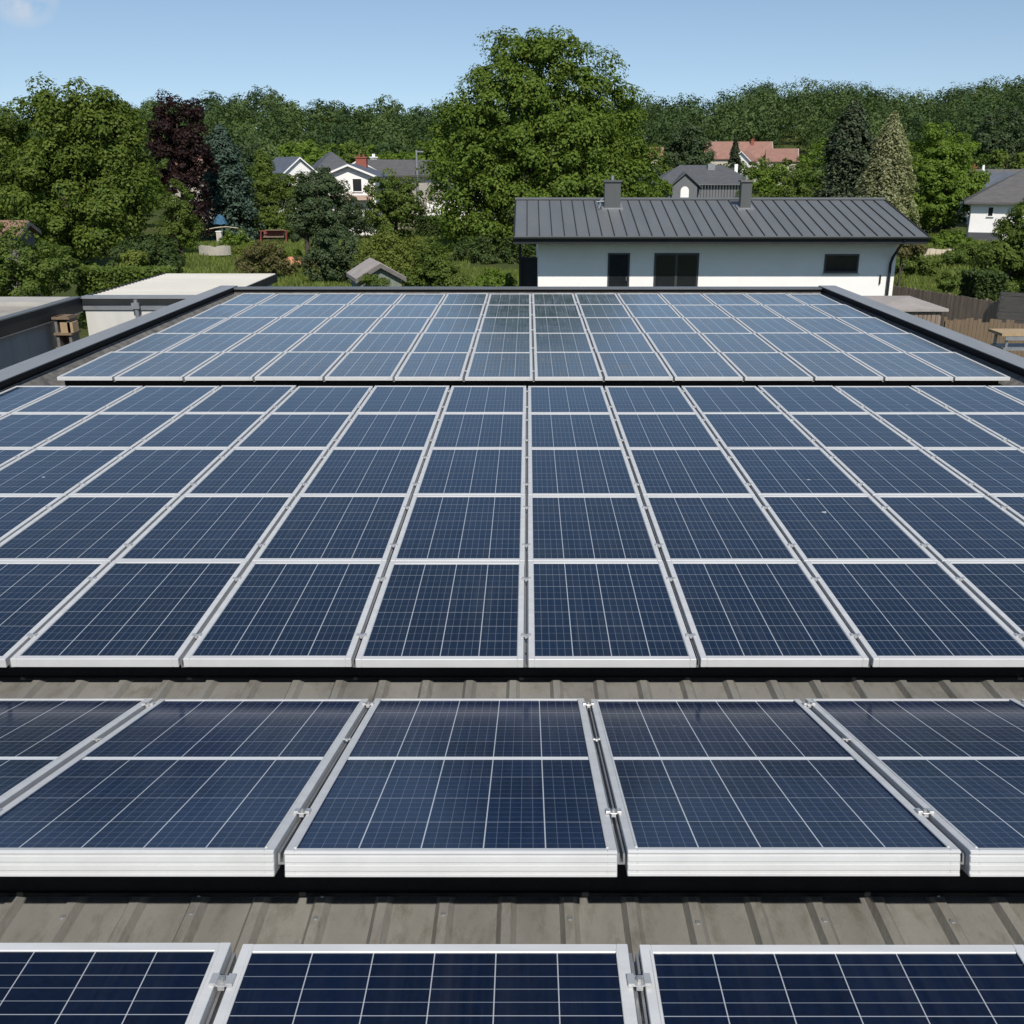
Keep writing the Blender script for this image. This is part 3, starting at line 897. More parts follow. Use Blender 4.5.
# ------------------------------------------------------------------ generic small houses for the village
def gable_house(name, label, cat, c, rot, w, d, wh, rh, wallm, roofm, over=.4, hip=False, chim=(), wins=(), group=None, gablem=None, barge=None):
    """local frame: gable end looks to -y, ridge runs along y; origin on the ground at the centre"""
    root = empty(name, label, cat, c, rot, group)
    h = w / 2
    q = MB()
    if hip: q.box(-h, h, -d / 2, d / 2, -1.0, wh)
    else: q.prism([(-h, -1.0), (h, -1.0), (h, wh), (0, wh + rh), (-h, wh)], 'y', -d / 2, d / 2)
    q.build('wall', wallm, root)
    k = rh / h
    q = MB()
    if hip:
        a, b_ = h + over, d / 2 + over
        e = wh - over * k * .6
        i_ = min(a, b_) * .96
        if b_ >= a: r_ = [(0, -b_ + i_, wh + rh), (0, b_ - i_, wh + rh)]
        else: r_ = [(-a + i_, 0, wh + rh), (a - i_, 0, wh + rh)]
        base = [(-a, -b_, e), (a, -b_, e), (a, b_, e), (-a, b_, e)]
        low = [(x_, y_, z_ - .16) for x_, y_, z_ in base]
        vs = base + r_ + low
        if b_ >= a: fs = [(0, 1, 4), (1, 2, 5, 4), (2, 3, 5), (3, 0, 4, 5)]
        else: fs = [(0, 1, 5, 4), (1, 2, 5), (2, 3, 4, 5), (3, 0, 4)]
        fs += [(0, 6, 7, 1), (1, 7, 8, 2), (2, 8, 9, 3), (3, 9, 6, 0), (9, 8, 7, 6)]
        q.poly(vs, fs)
    else:
        for s in (-1, 1):
            q.prism([(0, wh + rh + .02), (s * (h + over), wh - over * k + .02), (s * (h + over), wh - over * k + .18), (0, wh + rh + .2)], 'y', -d / 2 - over, d / 2 + over)
    ro = q.build('roof', roofm, root)
    if not hip:
        q = MB()
        for s in (-1, 1):
            q.prism([(0, wh + rh - .02), (s * (h + over), wh - over * k - .02), (s * (h + over), wh - over * k + .16), (0, wh + rh + .16)], 'y', -d / 2 - over - .05, -d / 2 - over - .002)
        q.build('bargeboard', barge or WHITEW, root)
    for (cx, cy, cw, ch_, cmt) in chim:
        q = MB(); zb = wh + rh - abs(cx) * k
        q.box(cx - cw / 2, cx + cw / 2, cy - cw / 2, cy + cw / 2, zb - .5, wh + rh + ch_)
        co = q.build('chimney', cmt, ro)
        q = MB(); q.box(cx - cw / 2 - .07, cx + cw / 2 + .07, cy - cw / 2 - .07, cy + cw / 2 + .07, wh + rh + ch_ + .002, wh + rh + ch_ + .12)
        for t_ in (-.2, .2):
            q.tube([(cx + t_ * cw, cy, wh + rh + ch_ + .1), (cx + t_ * cw, cy, wh + rh + ch_ + .4)], .09, 7)
        q.build('chimney_pots', cmt, co)
    for (face, u, z_, ww, hh) in wins:
        if face == 'front': window(root, u - ww / 2, u + ww / 2, z_, z_ + hh, -d / 2, fr=.07, fmat=WHITEW if ww < 1 else FRAME)
        else:
            s = -1 if face == 'left' else 1
            f = MB()
            xx = s * h
            a, b_ = sorted((xx, xx + s * .05))
            f.box(a, b_, u - ww / 2, u + ww / 2, z_, z_ + .07); f.box(a, b_, u - ww / 2, u + ww / 2, z_ + hh - .07, z_ + hh)
            f.box(a, b_, u - ww / 2, u - ww / 2 + .07, z_ + .07, z_ + hh - .07); f.box(a, b_, u + ww / 2 - .07, u + ww / 2, z_ + .07, z_ + hh - .07)
            fo = f.build('window', WHITEW, root)
            a, b_ = sorted((xx, xx + s * .02))
            f = MB(); f.box(a, b_, u - ww / 2 + .07, u + ww / 2 - .07, z_ + .07, z_ + hh - .07); f.build('pane', GLASSD, fo)
    return root


def base(px, Y, dz=0.0):
    p_ = at(px, 200, Y)
    return Vector((p_.x, Y, hz(p_.x, Y) + dz))


def ptop(px, py, Y):
    return at(px, py, Y).z


# white gable house in the middle distance
c = base(357, 104)
ze = ptop(335, 179, 104) - c.z; zr = ptop(358, 165.5, 104) - c.z
gh = gable_house('gable_house', 'white gabled house with dark roof and red brick chimney among the trees', 'house', c, R(1), 4.9, 9, ze + .25, zr - ze - .3, WHITEW, SLATEB, over=.45,
                 chim=((.35, 2.2, 1.05, .75, BRICK),), wins=(('front', .75, ptop(366, 191, 104) - c.z, .95, 1.25),))
q = MB(); q.box(-2.35, 2.2, -5.3, -4.51, ptop(358, 198.5, 104) - c.z, ptop(358, 194, 104) - c.z); q.build('balcony', PINKW, gh)
c = base(399, 116)
zr = ptop(398, 161.5, 116) - c.z; ze = ptop(425, 179, 116) - c.z
gable_house('gable_house', 'house with long grey tiled roof just right of the white gabled house', 'house', c, R(-32), 6.6, 12, ze + .4, zr - ze - .4, CREAM, TILEG, over=.4,
            chim=((-.4, -3.5, .5, .35, WHITEW),), wins=(('front', .6, 2.0, .9, 1.1),))
c = base(291, 142)
zr = ptop(291, 158.5, 142) - c.z; ze = ptop(291, 172, 142) - c.z
gable_house('gable_house', 'small house with blue slate roof and white gable left of the round dark tree', 'house', c, R(38), 4.4, 6.5, ze, zr - ze, WHITEW, SLATEB, over=.35, wins=(('front', 0, 2.2, .8, 1.0),))
c = base(333, 150)
zr = ptop(333, 152, 150) - c.z; ze = ptop(333, 170, 150) - c.z
gable_house('hipped_house', 'house with dark hipped slate roof half hidden behind the round dark tree', 'house', c, R(20), 5.5, 8, ze, zr - ze, CREAM, SLATE, hip=True)
# terrace house half behind the big tree
c = base(436, 108)
th = empty('terrace_house', 'white house with railed terrace seen just left of the big tree', 'house', c, R(-12))
zt = ptop(440, 203, 108) - c.z; z2 = ptop(440, 187, 108) - c.z
q = MB(); q.box(-1.0, 5, 0, 6, -.5, zt); q.box(.6, 5, 1.2, 6, zt + .001, z2); q.build('wall', WHITEW, th)
q = MB()
for i in range(9): q.box(-2.0 + i * .35, -1.88 + i * .35, -.42, -.32, 0.3, ptop(430, 208, 108) - c.z)
q.box(-2.05, 1.0, -.45, -.29, ptop(430, 208, 108) - c.z + .001, ptop(430, 206.5, 108) - c.z)
q.build('railing', WHITEW, th)
q = MB(); q.box(.4, 5.2, 1.0, 6.2, z2 + .001, z2 + .15); q.build('roof', SLATE, th)
window(th, .75, 1.6, zt + .2, z2 - .2, 1.2, fr=.07)
window(th, .3, 1.3, zt - 1.3, zt - .5, 0, fr=.07)
# utility pole
c = base(418, 112)
up = empty('utility_pole', 'grey utility pole standing behind the long grey tiled roof', 'pole', c)
zt = ptop(418, 150, 112) - c.z
q = MB(); q.tube([(0, 0, -.3), (0, 0, zt)], [.14, .11], 8); q.build('mast', GALV, up)
q = MB(); q.box(-.05, .75, -.06, .06, zt - .22, zt - .1); q.build('crossarm', GALV, up)
# red roof behind the copper tree
c = base(206, 125)
zr = ptop(206, 153, 125) - c.z
gable_house('gable_house', 'house with red tiled roof glimpsed right of the copper beech', 'house', c, R(65), 5, 6, zr - 2.6, 2.6, CREAM, TILER)
# dark hipped house with an arched window in its front gable
Yd = 131.0
c = base(700, Yd)
ze = ptop(700, 182.5, Yd) - c.z; zr = ptop(700, 165, Yd) - c.z
dh = gable_house('hipped_house', 'dark hipped roof house with arched white window in its front gable', 'house', c, 0, 11.6, 6.5, ze - .0, zr - ze, GREYW, SLATE, hip=True, over=.5)
zg0 = ptop(685, 182, Yd) - c.z; zga = ptop(685, 172.5, Yd) - c.z
gx = (at(685, 180, Yd - 4).x - c.x)
q = MB(); q.prism([(gx - 1.5, -.3), (gx + 1.5, -.3), (gx + 1.5, zg0 - .35), (gx, zga - .15), (gx - 1.5, zg0 - .35)], 'y', -4.2, -3.2); q.build('front_gable', GREYW, dh)
q = MB()
for s in (-1, 1): q.prism([(gx, zga - .1), (gx + s * 1.95, zg0 - .6), (gx + s * 1.95, zg0 - .48), (gx, zga + .05)], 'y', -4.5, -1.5)
q.build('gable_roof', SLATE, dh)
q = MB()
arch = [(gx - .5, zg0 - 1.9), (gx + .5, zg0 - 1.9)] + [(gx + .5 * math.cos(a), zg0 - .95 + .5 * math.sin(a)) for a in [math.pi * i / 8 for i in range(9)]]
q.prism(arch, 'y', -4.26, -4.2); q.build('arched_window', WHITEW, dh)
q = MB(); q.box(.6, 1.5, -1.0, -.2, zr - .6, zr + .15); q.build('roof_window', GALV, dh)
q = MB(); q.box(4.0, 4.4, -.4, 0, zr - .9, zr + .1); q.build('vent', WHITEW, dh)
q = MB()
for i in range(18): q.box(gx + 1.8 + i * .36, gx + 1.84 + i * .36, -3.75, -3.7, ze - 2.4, ze - .2)
q.box(gx + 1.75, gx + 8.2, -3.78, -3.68, ze - .2, ze - .14); q.build('trellis', GALV, dh)
# red roofed houses below the wood
for (px, yr, ye, wpx, Yq, rot, txt) in ((662, 148, 157, 26, 225, 84, 'low red roofed house peeping out just right of the big tree'),
                                   (716, 142.5, 158, 26, 228, 82, 'red roofed house standing left of the small dark spruce'),
                                   (748, 142.5, 158, 36, 232, 86, 'long red roofed house with brick chimney right of the small spruce'),
                                   (778, 149.5, 161, 28, 226, 80, 'low red roofed house at the right end of the red roofs')):
    c = base(px, Yq)
    zr = ptop(px, yr, Yq) - c.z; ze = ptop(px, ye, Yq) - c.z
    L_ = wpx * Yq * .9455 / 1000
    gable_house('red_roofed_house', txt, 'house', c, R(rot), 7.5, L_, max(ze, 1.2), zr - max(ze, 1.2), CREAM, TILER, over=.4, group='red roofed houses below the wood',
                chim=((-.6, 0, .7, .5, BRICK),) if wpx == 36 else (), wins=(('left', 1.2, .6, 1.0, 1.2), ('left', -1.5, .6, 1.0, 1.2)))
c = base(742, 219)
zr = ptop(742, 152, 219) - c.z
gable_house('gable_house', 'small white fronted annexe below the long red roof', 'house', c, R(-30), 3.6, 4, max(zr - 1.6, .8), 1.6, WHITEW, TILER)
# houses on the right
Yr = 95.0
ce = at(964, 204, Yr - 5.2)
RB = R(-22)
c = Vector((ce.x + 11.85 * math.cos(RB) - 5.35 * math.sin(RB), ce.y + 11.85 * math.sin(RB) + 5.35 * math.cos(RB), 0)); c.z = hz(c.x, c.y)
ze = ce.z - c.z
rh_ = gable_house('hipped_house', 'white walled house with broad grey hipped tiled roof on the right', 'house', c, RB, 22.4, 9.4, ze + .25, 2.9, WHITEW, TILEG, hip=True, over=.65,
                  wins=(('front', -9.65, ze - 1.05, .5, .85), ('front', -8.6, ze - 1.75, .28, .55)))
q = MB(); q.box(-11.2, -8.5, -5.3, -4.72, -.3, ze - 2.35); q.build('plinth', SLATE, rh_)
q = MB(); q.tube([(-6.9, -3.2, ze + 1.45), (-6.3, -2.6, ze + 1.95), (-4.6, -2.4, ze + 2.1)], .06, 6); q.build('roof_cable', SEAM, rh_)
c = base(990, 120)
zr = ptop(990, 171, 120) - c.z
gable_house('gable_house', 'long low grey roofed house behind the hipped house on the right', 'house', c, R(78), 5.4, 5.5, zr - 1.8, 1.8, WHITEW, TILEG, chim=((0, 2.2, .5, .35, BRICK),))
c = base(1000, 112)
zr = ptop(1000, 174, 112) - c.z
oh = gable_house('gable_house', 'house with smooth slate roof and white flue behind the right house', 'house', c, R(60), 4.6, 4.6, zr - 1.7, 1.7, GREYW, SLATEB)
q = MB(); q.tube([(0, 2.1, zr - .2), (0, 2.1, zr + .9)], [.22, .12], 8); q.build('flue', WHITEW, oh)
c = base(1045, 135)
zr = ptop(1040, 158, 135) - c.z
gable_house('hipped_house', 'farther brown tiled house at the right edge of the photo', 'house', c, R(30), 10, 11, zr - 3.4, 3.4, CREAM, TILEG, hip=True)
# garden shed below the left group of trees
c = base(372, 43)
ze = ptop(372, 278, 43) - c.z; zr = ptop(375, 263.5, 43) - c.z
sh = gable_house('garden_shed', 'small grey garden shed with low gabled felt roof and climbing plant', 'shed', c, R(18), 1.75, 2.2, ze + .05, zr - ze - .1, mat('shed_green_wall', (.20, .22, .18), (.14, .16, .13), rough=.9, scale=3, stretch=(5, 5, .4)), FELT, over=.17, barge=WOODG)
# terracotta hut far left
c = base(2, 45.5)
zr = ptop(2, 225, 45.5) - c.z
gable_house('garden_hut', 'little hut with terracotta tiled roof behind the shrubs at the left edge', 'hut', c, R(90), 1.5, 1.6, zr - .35, .35, WOODG, TILER, over=.2, barge=WOODG)


# ------------------------------------------------------------------ fences and yard on the right
def board_fence(name, label, p0, p1, z0, z1, m_, bw=.14, group=None, uneven=.03, post=2.0, rails_=True):
    p0, p1 = Vector(p0), Vector(p1)
    d = (p1 - p0); Lf = d.length; ang = math.atan2(d.y, d.x)
    root = empty(name, label, 'fence', (p0.x, p0.y, 0), ang, group)
    q = MB(); x = 0
    while x < Lf:
        t_ = z1 + random.uniform(-uneven, uneven)
        q.box(x + .004, min(x + bw, Lf) - .004, random.uniform(-.006, .004), .022, z0, t_)
        x += bw
    q.build('boards', m_, root)
    x = 0
    while x <= Lf + .01:
        q = MB(); q.box(x - .05, x + .05, .065, .15, z0 - .2, z1 + .04); q.build('post', m_, root)
        x += post
    if rails_:
        for zz in (z0 + .3, z1 - .25):
            q = MB(); q.box(0, Lf, .024, .062, zz, zz + .08); q.build('rail', m_, root)
    return root


fl, fr_ = at(890, 284.5, 44.0), at(1000, 303, 38.2)
fz = (fl.z + fr_.z) / 2
d_ = (fr_ - fl).normalized()
board_fence('board_fence', 'tall dark brown board fence running along the grassy bank', fl - d_ * .6, fr_, G0 - .3, fz, WOODD)
sf0, sf1 = at(1001, 294, 38.0), at(1110, 306, 36.0)
DKS = mat('dark_grey_slats', (0.075, 0.07, 0.068), (0.05, 0.047, 0.045), rough=.9, scale=2, stretch=(1, 1, 6), stain=.4, staincol=(.16, .14, .12))
root = empty('slat_fence', 'grey horizontal slat screen at the right edge behind the workbench', 'fence', (sf0.x, sf0.y, 0), math.atan2(sf1.y - sf0.y, sf1.x - sf0.x))
Ls = (sf1 - sf0).length
q = MB()
zz = G0
while zz < sf0.z - .05:
    q.box(0, Ls, random.uniform(-.01, .01), .03, zz, zz + .135); zz += .145
q.build('slats', DKS, root)
for x_ in np.arange(0, Ls + .1, 1.8):
    q = MB(); q.box(x_ - .04, x_ + .04, .032, .11, G0 - .2, sf0.z + .06); q.build('post', WOODG, root)
lf0, lf1 = at(946, 317, 33.0), at(1080, 327, 31.6)
board_fence('board_fence', 'low light brown board fence in front of the dark one', lf0, lf1, G0 - .2, (lf0.z + lf1.z) / 2, WOODM, bw=.12, uneven=.07)
# low shed with a pale roof
s0 = at(949, 309, 31.2)
shx1, shx0 = s0.x, at(874, 309, 31.2).x
ls = empty('low_shed', 'low wooden shed with pale pyramid roof beside the white house', 'shed', (0, 0, 0))
q = MB(); q.box(shx0 + .1, shx1 - .15, 31.35, 34.4, G0 - .1, s0.z - .09); q.build('wall', WOODD, ls)
ap = at(905, 297, 32.9)
q = MB(); q.poly([(shx0, 31.2, s0.z), (shx1, 31.2, s0.z), (shx1, 34.6, s0.z), (shx0, 34.6, s0.z), tuple(ap), (shx0, 31.2, s0.z - .08), (shx1, 31.2, s0.z - .08), (shx1, 34.6, s0.z - .08), (shx0, 34.6, s0.z - .08)],
                 [(0, 1, 4), (1, 2, 4), (2, 3, 4), (3, 0, 4), (5, 6, 1, 0), (6, 7, 2, 1), (7, 8, 3, 2), (8, 5, 0, 3), (8, 7, 6, 5)])
q.build('roof', FELT, ls)
q = MB()
for i in range(int((shx1 - shx0 - .25) / .135)): q.box(shx0 + .1 + i * .135, shx0 + .1 + i * .135 + .12, 31.31, 31.348, G0 - .1, s0.z - .09)
q.build('cladding', WOODD, ls)
# workbench
b0 = at(996, 331, 29.0); bz = b0.z
wb = empty('workbench', 'high workbench with light wooden top standing by the low fence', 'workbench', (b0.x, 29.0, G0))
h_ = bz - G0
q = MB(); q.box(-.02, 2.4, -.45, .45, h_ - .08, h_); q.build('top', WOODL, wb)
for x_ in (.15, 2.2):
    for y_ in (-.38, .32):
        q = MB(); q.box(x_, x_ + .07, y_, y_ + .07, 0, h_ - .081); q.build('leg', GALV, wb)
q = MB(); q.box(.1, 2.3, -.4, .4, h_ - .5, h_ - .42); q.build('shelf', GALV, wb)
q = MB(); q.box(.1, 2.3, -.44, -.405, h_ - .2, h_ - .082); q.build('apron', GALV, wb)
# sandstone block wall in the grass
c = at(938, 254, 72)
q = MB(); x = 0.0
for i in range(5):
    q.box(c.x - 1.0 + i * .42, c.x - 1.0 + i * .42 + .40, 72, 72.5, hz(c.x, 72) - .3, c.z + .3 + random.uniform(-.04, .04))
o = q.build('stone_wall', SAND); tag(o, 'short pale sandstone wall in the grass right of the white house', 'wall')

# ------------------------------------------------------------------ garden pieces on the left
c = base(218, 90)
pz = ptop(218, 214, 90) - c.z
pa = empty('garden_parasol', 'blue garden parasol below the copper beech', 'parasol', c)
q = MB(); q.tube([(0, 0, -.1), (0, 0, pz)], .03, 8); q.build('pole', GALV, pa)
q = MB(); nseg = 10
rim = [(.62 * math.cos(2 * math.pi * i / nseg), .62 * math.sin(2 * math.pi * i / nseg), pz - .85 + .05 * (i % 2)) for i in range(nseg)]
mid_ = [(.42 * math.cos(2 * math.pi * i / nseg), .42 * math.sin(2 * math.pi * i / nseg), pz - .3) for i in range(nseg)]
for i in range(nseg):
    j = (i + 1) % nseg
    q.face([rim[i], rim[j], mid_[j], mid_[i]]); q.face([mid_[i], mid_[j], (0, 0, pz)])
cn = q.build('canopy', BLUEF, pa)
sd = cn.modifiers.new('thick', 'SOLIDIFY'); sd.thickness = .02
c0, c1 = at(183, 238, 88), at(226, 227, 88)
q = MB(); pts = []
for i in range(13):
    a = i / 12
    pts.append((c0.x + (c1.x - c0.x) * a, 88 + a * .3, c0.z + (c1.z - c0.z) * math.sin(a * math.pi / 2) ** 1.0))
pts = [(c0.x - .1, 88, hz(c0.x, 88))] + pts + [(c1.x + .9, 88.3, c1.z - .1), (c1.x + 2.0, 88.6, hz(c1.x, 88))]
q.tube(pts, .035, 6); o = q.build('garden_arch', SAND); tag(o, 'pale curved pipe arch over the garden bed', 'arch')
c = base(216, 88)
wb2 = empty('garden_cupboard', 'small white garden cupboard under the curved pipe arch', 'cupboard', c)
zt = ptop(216, 231, 88) - c.z
q = MB(); q.box(-.2, .2, -.2, .2, .0, zt - .06); q.build('body', WHITEW, wb2)
q = MB(); q.box(-.25, .25, -.25, .25, zt - .059, zt); q.build('lid', WHITEW, wb2)
q = MB(); q.box(-.17, .17, -.225, -.202, .1, zt - .12); q.build('door', CREAM, wb2)
c = base(211, 73)
q = MB()
for i in range(16):
    a = math.pi * (1.15 + .7 * i / 15)
    q.box(-.13, .13, -.1, .1, -.2, .42 + random.uniform(-.06, .06), Matrix.Translation((1.0 * math.cos(a) * 1.1, .8 * math.sin(a), 0)) @ Matrix.Rotation(a + math.pi / 2, 4, 'Z'))
o = q.build('stone_edging', STONE, loc=c + Vector((0, 0, .35))); tag(o, 'curved pale stone edging of the raised garden bed', 'edging')
# red garden swing seat
c = base(271, 88)
zt = ptop(271, 231, 88) - c.z
sw = empty('garden_swing', 'red framed garden swing seat under the trees', 'swing', c, R(6))
for x_ in (-1.05, 1.05):
    q = MB(); q.tube([(x_, -.6, 0), (x_, 0, zt), (x_, .6, 0)], .05, 6); q.build('frame', REDP, sw)
q = MB(); q.tube([(-1.05, 0, zt), (1.05, 0, zt)], .05, 6); q.build('crossbar', REDP, sw)
q = MB(); q.box(-.85, .85, -.3, .3, .5, .6); q.build('seat', WOODM, sw)
q = MB(); q.box(-.85, .85, .3, .38, .6, 1.05); q.build('backrest', REDP, sw)
q = MB(); q.box(-.6, .9, -.4, .4, zt + .06, zt + .1); q.build('canopy', WOODM, sw)
q = MB()
for x_ in (-.8, .8): q.tube([(x_, 0, .6), (x_, 0, zt)], .02, 5)
q.build('hanger', GALV, sw)
# orange play tent
c = base(288, 67)
q = MB(); nn, mm = 16, 6; rr = .78; hh = ptop(288, 257, 67) - c.z
hh = max(hh, .6)
vs = []; fs = []
for j in range(mm + 1):
    a = math.pi / 2 * j / mm
    for i in range(nn):
        t_ = 2 * math.pi * i / nn
        fl_ = 1 - .06 * (i % 4 == 0)
        vs.append((rr * math.cos(a) ** .8 * math.cos(t_) * fl_, rr * math.cos(a) ** .8 * math.sin(t_) * fl_, hh * math.sin(a)))
for j in range(mm):
    for i in range(nn): fs.append((j * nn + i, j * nn + (i + 1) % nn, (j + 1) * nn + (i + 1) % nn, (j + 1) * nn + i))
q.poly(vs, fs); o = q.build('play_tent', ORANGE, loc=c); tag(o, 'small orange dome play tent on the lawn', 'tent')


# ------------------------------------------------------------------ trees
def leaf_quads(Cn, Nn, size, rng, asp=.62):
    """diamond leaves at centres Cn with normals Nn"""
    k = len(Cn)
    r_ = rng.normal(size=(k, 3))
    T = np.cross(Nn, r_); T /= np.linalg.norm(T, axis=1, keepdims=True) + 1e-9
    B = np.cross(Nn, T)
    s = (size * rng.uniform(.6, 1.35, k))[:, None] if np.isscalar(size) else size[:, None]
    bend = Nn * s * .25
    V = np.stack([Cn - T * s, Cn - B * s * asp + bend, Cn + T * s, Cn + B * s * asp + bend], 1).reshape(-1, 3)
    F = np.arange(k * 4).reshape(-1, 4)
    return V, F


def clumps(blobs, nleaf, size, clump, rng, inner=.25, jut=.14, up=.45, droop=0.0, cover=.85, outw=.45, rnd=.38):
    """leaves in clumps over the shells of the blobs (each: centre, (rx, ry, rz)); a few clumps inside, a few jutting out"""
    ar = np.array([(r[0] * r[1] + r[1] * r[2] + r[0] * r[2]) * 4.19 for _, r in blobs]); area = ar / ar.sum()
    ncl = int(max(8, min(nleaf / 14, cover * ar.sum() / (math.pi * clump * clump))))
    per = max(10, int(nleaf / ncl))
    ks = rng.choice(len(blobs), ncl, p=area)
    C0 = np.array([b_[0] for b_ in blobs], float); RR = np.array([b_[1] for b_ in blobs], float)
    d = rng.normal(size=(ncl, 3)); d /= np.linalg.norm(d, axis=1, keepdims=True)
    rad = np.where(rng.random(ncl) < inner, rng.uniform(.3, .75, ncl), rng.uniform(.78, .96 + jut, ncl))
    cc = C0[ks] + d * RR[ks] * rad[:, None]
    crad = clump * rng.uniform(.5, 1.4, ncl)
    ii = np.repeat(np.arange(ncl), per)
    e = rng.normal(size=(len(ii), 3)); e[:, 2] += .35
    e /= np.linalg.norm(e, axis=1, keepdims=True)
    rr = rng.uniform(.35, .95, len(ii)) ** .5
    lump = 1 + .18 * np.sin(e[:, 0] * 5 + ii) * np.sin(e[:, 1] * 5 + ii * 1.7)
    pos_ = cc[ii] + e * (rr * crad[ii] * lump)[:, None] * np.array([1, 1, .8])
    pos_[:, 2] -= droop * crad[ii] * rng.random(len(ii))
    out = (cc - C0[ks]); out /= np.linalg.norm(out, axis=1, keepdims=True) + 1e-9
    N = .9 * e + outw * out[ii] + np.array([0, 0, up]) + rng.normal(size=e.shape) * rnd
    N /= np.linalg.norm(N, axis=1, keepdims=True) + 1e-9
    return pos_, N


def crown_mesh(name, pos_, N, size, rng, m_, asp=.62, hue=None):
    V, F = leaf_quads(pos_, N, size, rng, asp)
    me = quads(name, V, F, hue)
    me.materials.append(m_)
    return me


def trunk_mb(h, r, limbs, rng):
    q = MB()
    lean = rng.normal(size=2) * .02 * h
    q.tube([(0, 0, -.4), (0, 0, 0.15), (lean[0] * .3, lean[1] * .3, h * .35), (lean[0], lean[1], h * .7), (lean[0] * 1.3, lean[1] * 1.3, h)],
           [r * 1.5, r * 1.1, r * .8, r * .5, r * .15], 9)
    for e in limbs:
        s = Vector((lean[0] * .5, lean[1] * .5, min(h * .4, max(.4, e[2] * .5))))
        e = Vector(e)
        mid__ = s.lerp(e, .55) + Vector((0, 0, .08 * h * rng.random()))
        q.tube([s, mid__, e], [r * .5, r * .3, r * .08], 6, cap=False)
    return q


def tree(name, label, loc, blobs, nleaf, size, clump, leafm, seed, group=None, trunk_r=.18, cat='tree', inner=.25, jut=.14, asp=.62, up=.45, droop=0.0, cover=.9):
    rng = np.random.default_rng(seed)
    root = empty(name, label, cat, loc, 0, group)
    zt = max(b_[0][2] for b_ in blobs)
    pick = [b_[0] for b_ in blobs][:7]
    trunk_mb(max(zt, .6), trunk_r, pick, rng).build('trunk' if cat == 'tree' else 'stem', BARK, root)
    P_, N_ = clumps(blobs, nleaf, size, clump, rng, inner, jut, up, droop, cover)
    keep = P_[:, 2] > 0.02
    me = crown_mesh('crown', P_[keep], N_[keep], size, rng, leafm, asp)
    o = bpy.data.objects.new('crown' if cat == 'tree' else 'foliage', me); COL.objects.link(o); o.parent = root
    return root


def ppm(Y):               # pixels per metre near distance Y
    return 1000.0 / (Y * .9455 + 1.2)


def px_tree(name, label, Y, lobes, nleaf, size, clump, leafm, seed, cx=None, depth=1.0, **kw):
    """lobes: (px, py, rx_px, ry_px, dy) as seen from the camera -> ellipsoids in metres round the trunk; dy is a shift in depth"""
    cx = cx if cx is not None else sum(l_[0] for l_ in lobes) / len(lobes)
    b0 = base(cx, Y)
    s = ppm(Y)
    bl = []
    for (px, py, rx, ry, dy) in lobes:
        q_ = at(px, py, Y + dy)
        bl.append(((q_.x - b0.x, dy, q_.z - b0.z), (rx / s, rx / s * depth, ry / s)))
    return tree(name, label, b0, bl, nleaf, size, clump, leafm, seed, **kw)


# the big tree behind the house
px_tree('maple_tree', 'huge spreading bright green tree towering behind the white house', 82,
        [(538, 92, 60, 50, 0), (500, 118, 45, 45, -1), (585, 105, 42, 48, .5), (540, 150, 85, 60, 0), (462, 140, 30, 34, .5), (452, 178, 30, 34, 0), (615, 140, 34, 50, 1),
         (632, 180, 30, 46, 0), (480, 200, 48, 50, -2), (555, 205, 75, 55, -1.5), (610, 210, 45, 55, -1), (497, 250, 46, 40, -1), (540, 262, 50, 40, 0), (475, 235, 32, 36, 0),
         (470, 275, 26, 22, 0), (520, 60, 34, 22, 0), (560, 55, 30, 18, 0)],
        150000, .125, 1.0, L_MAPLE, 11, cx=540, depth=.75, trunk_r=.6, inner=.2, jut=.06, cover=1.1)
# the big tree on the left
px_tree('lime_tree', 'big broad green tree filling the left edge behind the workshop', 62,
        [(85, 135, 50, 40, 0), (40, 150, 48, 42, .5), (112, 160, 36, 42, 0), (70, 195, 75, 55, 0), (10, 175, 48, 48, 1), (15, 225, 45, 40, 0), (105, 215, 44, 48, -1), (75, 245, 60, 40, -1),
         (46, 102, 13, 14, 0), (72, 98, 14, 12, 0), (106, 104, 16, 18, 0), (122, 132, 18, 24, 0), (88, 112, 16, 14, 0), (136, 188, 14, 34, 0), (-45, 170, 50, 55, 0), (-50, 230, 50, 40, 0)],
        120000, .10, .72, L_OAK, 12, cx=65, depth=.8, trunk_r=.45, inner=.2, jut=.08, cover=1.05)
px_tree('copper_beech', 'dark purple leaved copper beech tree', 88, [(180, 124, 25, 26, 0), (170, 148, 21, 32, 0), (189, 150, 20, 36, 0), (184, 190, 23, 30, 0), (190, 215, 18, 22, 0)], 25500, 0.111, 0.57, L_COPPER, 13, trunk_r=.25)
px_tree('round_tree', 'dark green round crowned tree with bare lower trunk on the lawn', 66, [(320, 186, 19, 18, 0), (312, 206, 22, 22, 0), (333, 208, 22, 22, 0), (300, 225, 11, 18, 0), (334, 230, 22, 16, 0)], 28900, 0.074, 0.41, L_DARK, 14, cx=304, trunk_r=.17)
px_tree('garden_tree', 'fresh green bushy tree between the blue spruce and the dark round tree', 98, [(258, 188, 20, 20, 0), (250, 207, 22, 18, 0), (276, 207, 16, 20, 0)], 18700, 0.096, 0.48, L_GREEN, 15)
px_tree('garden_tree', 'low green tree right of the blue parasol', 96, [(245, 208, 18, 16, 0), (238, 222, 12, 12, 0), (255, 222, 16, 12, 0)], 11050, 0.081, 0.41, L_GREEN, 16)
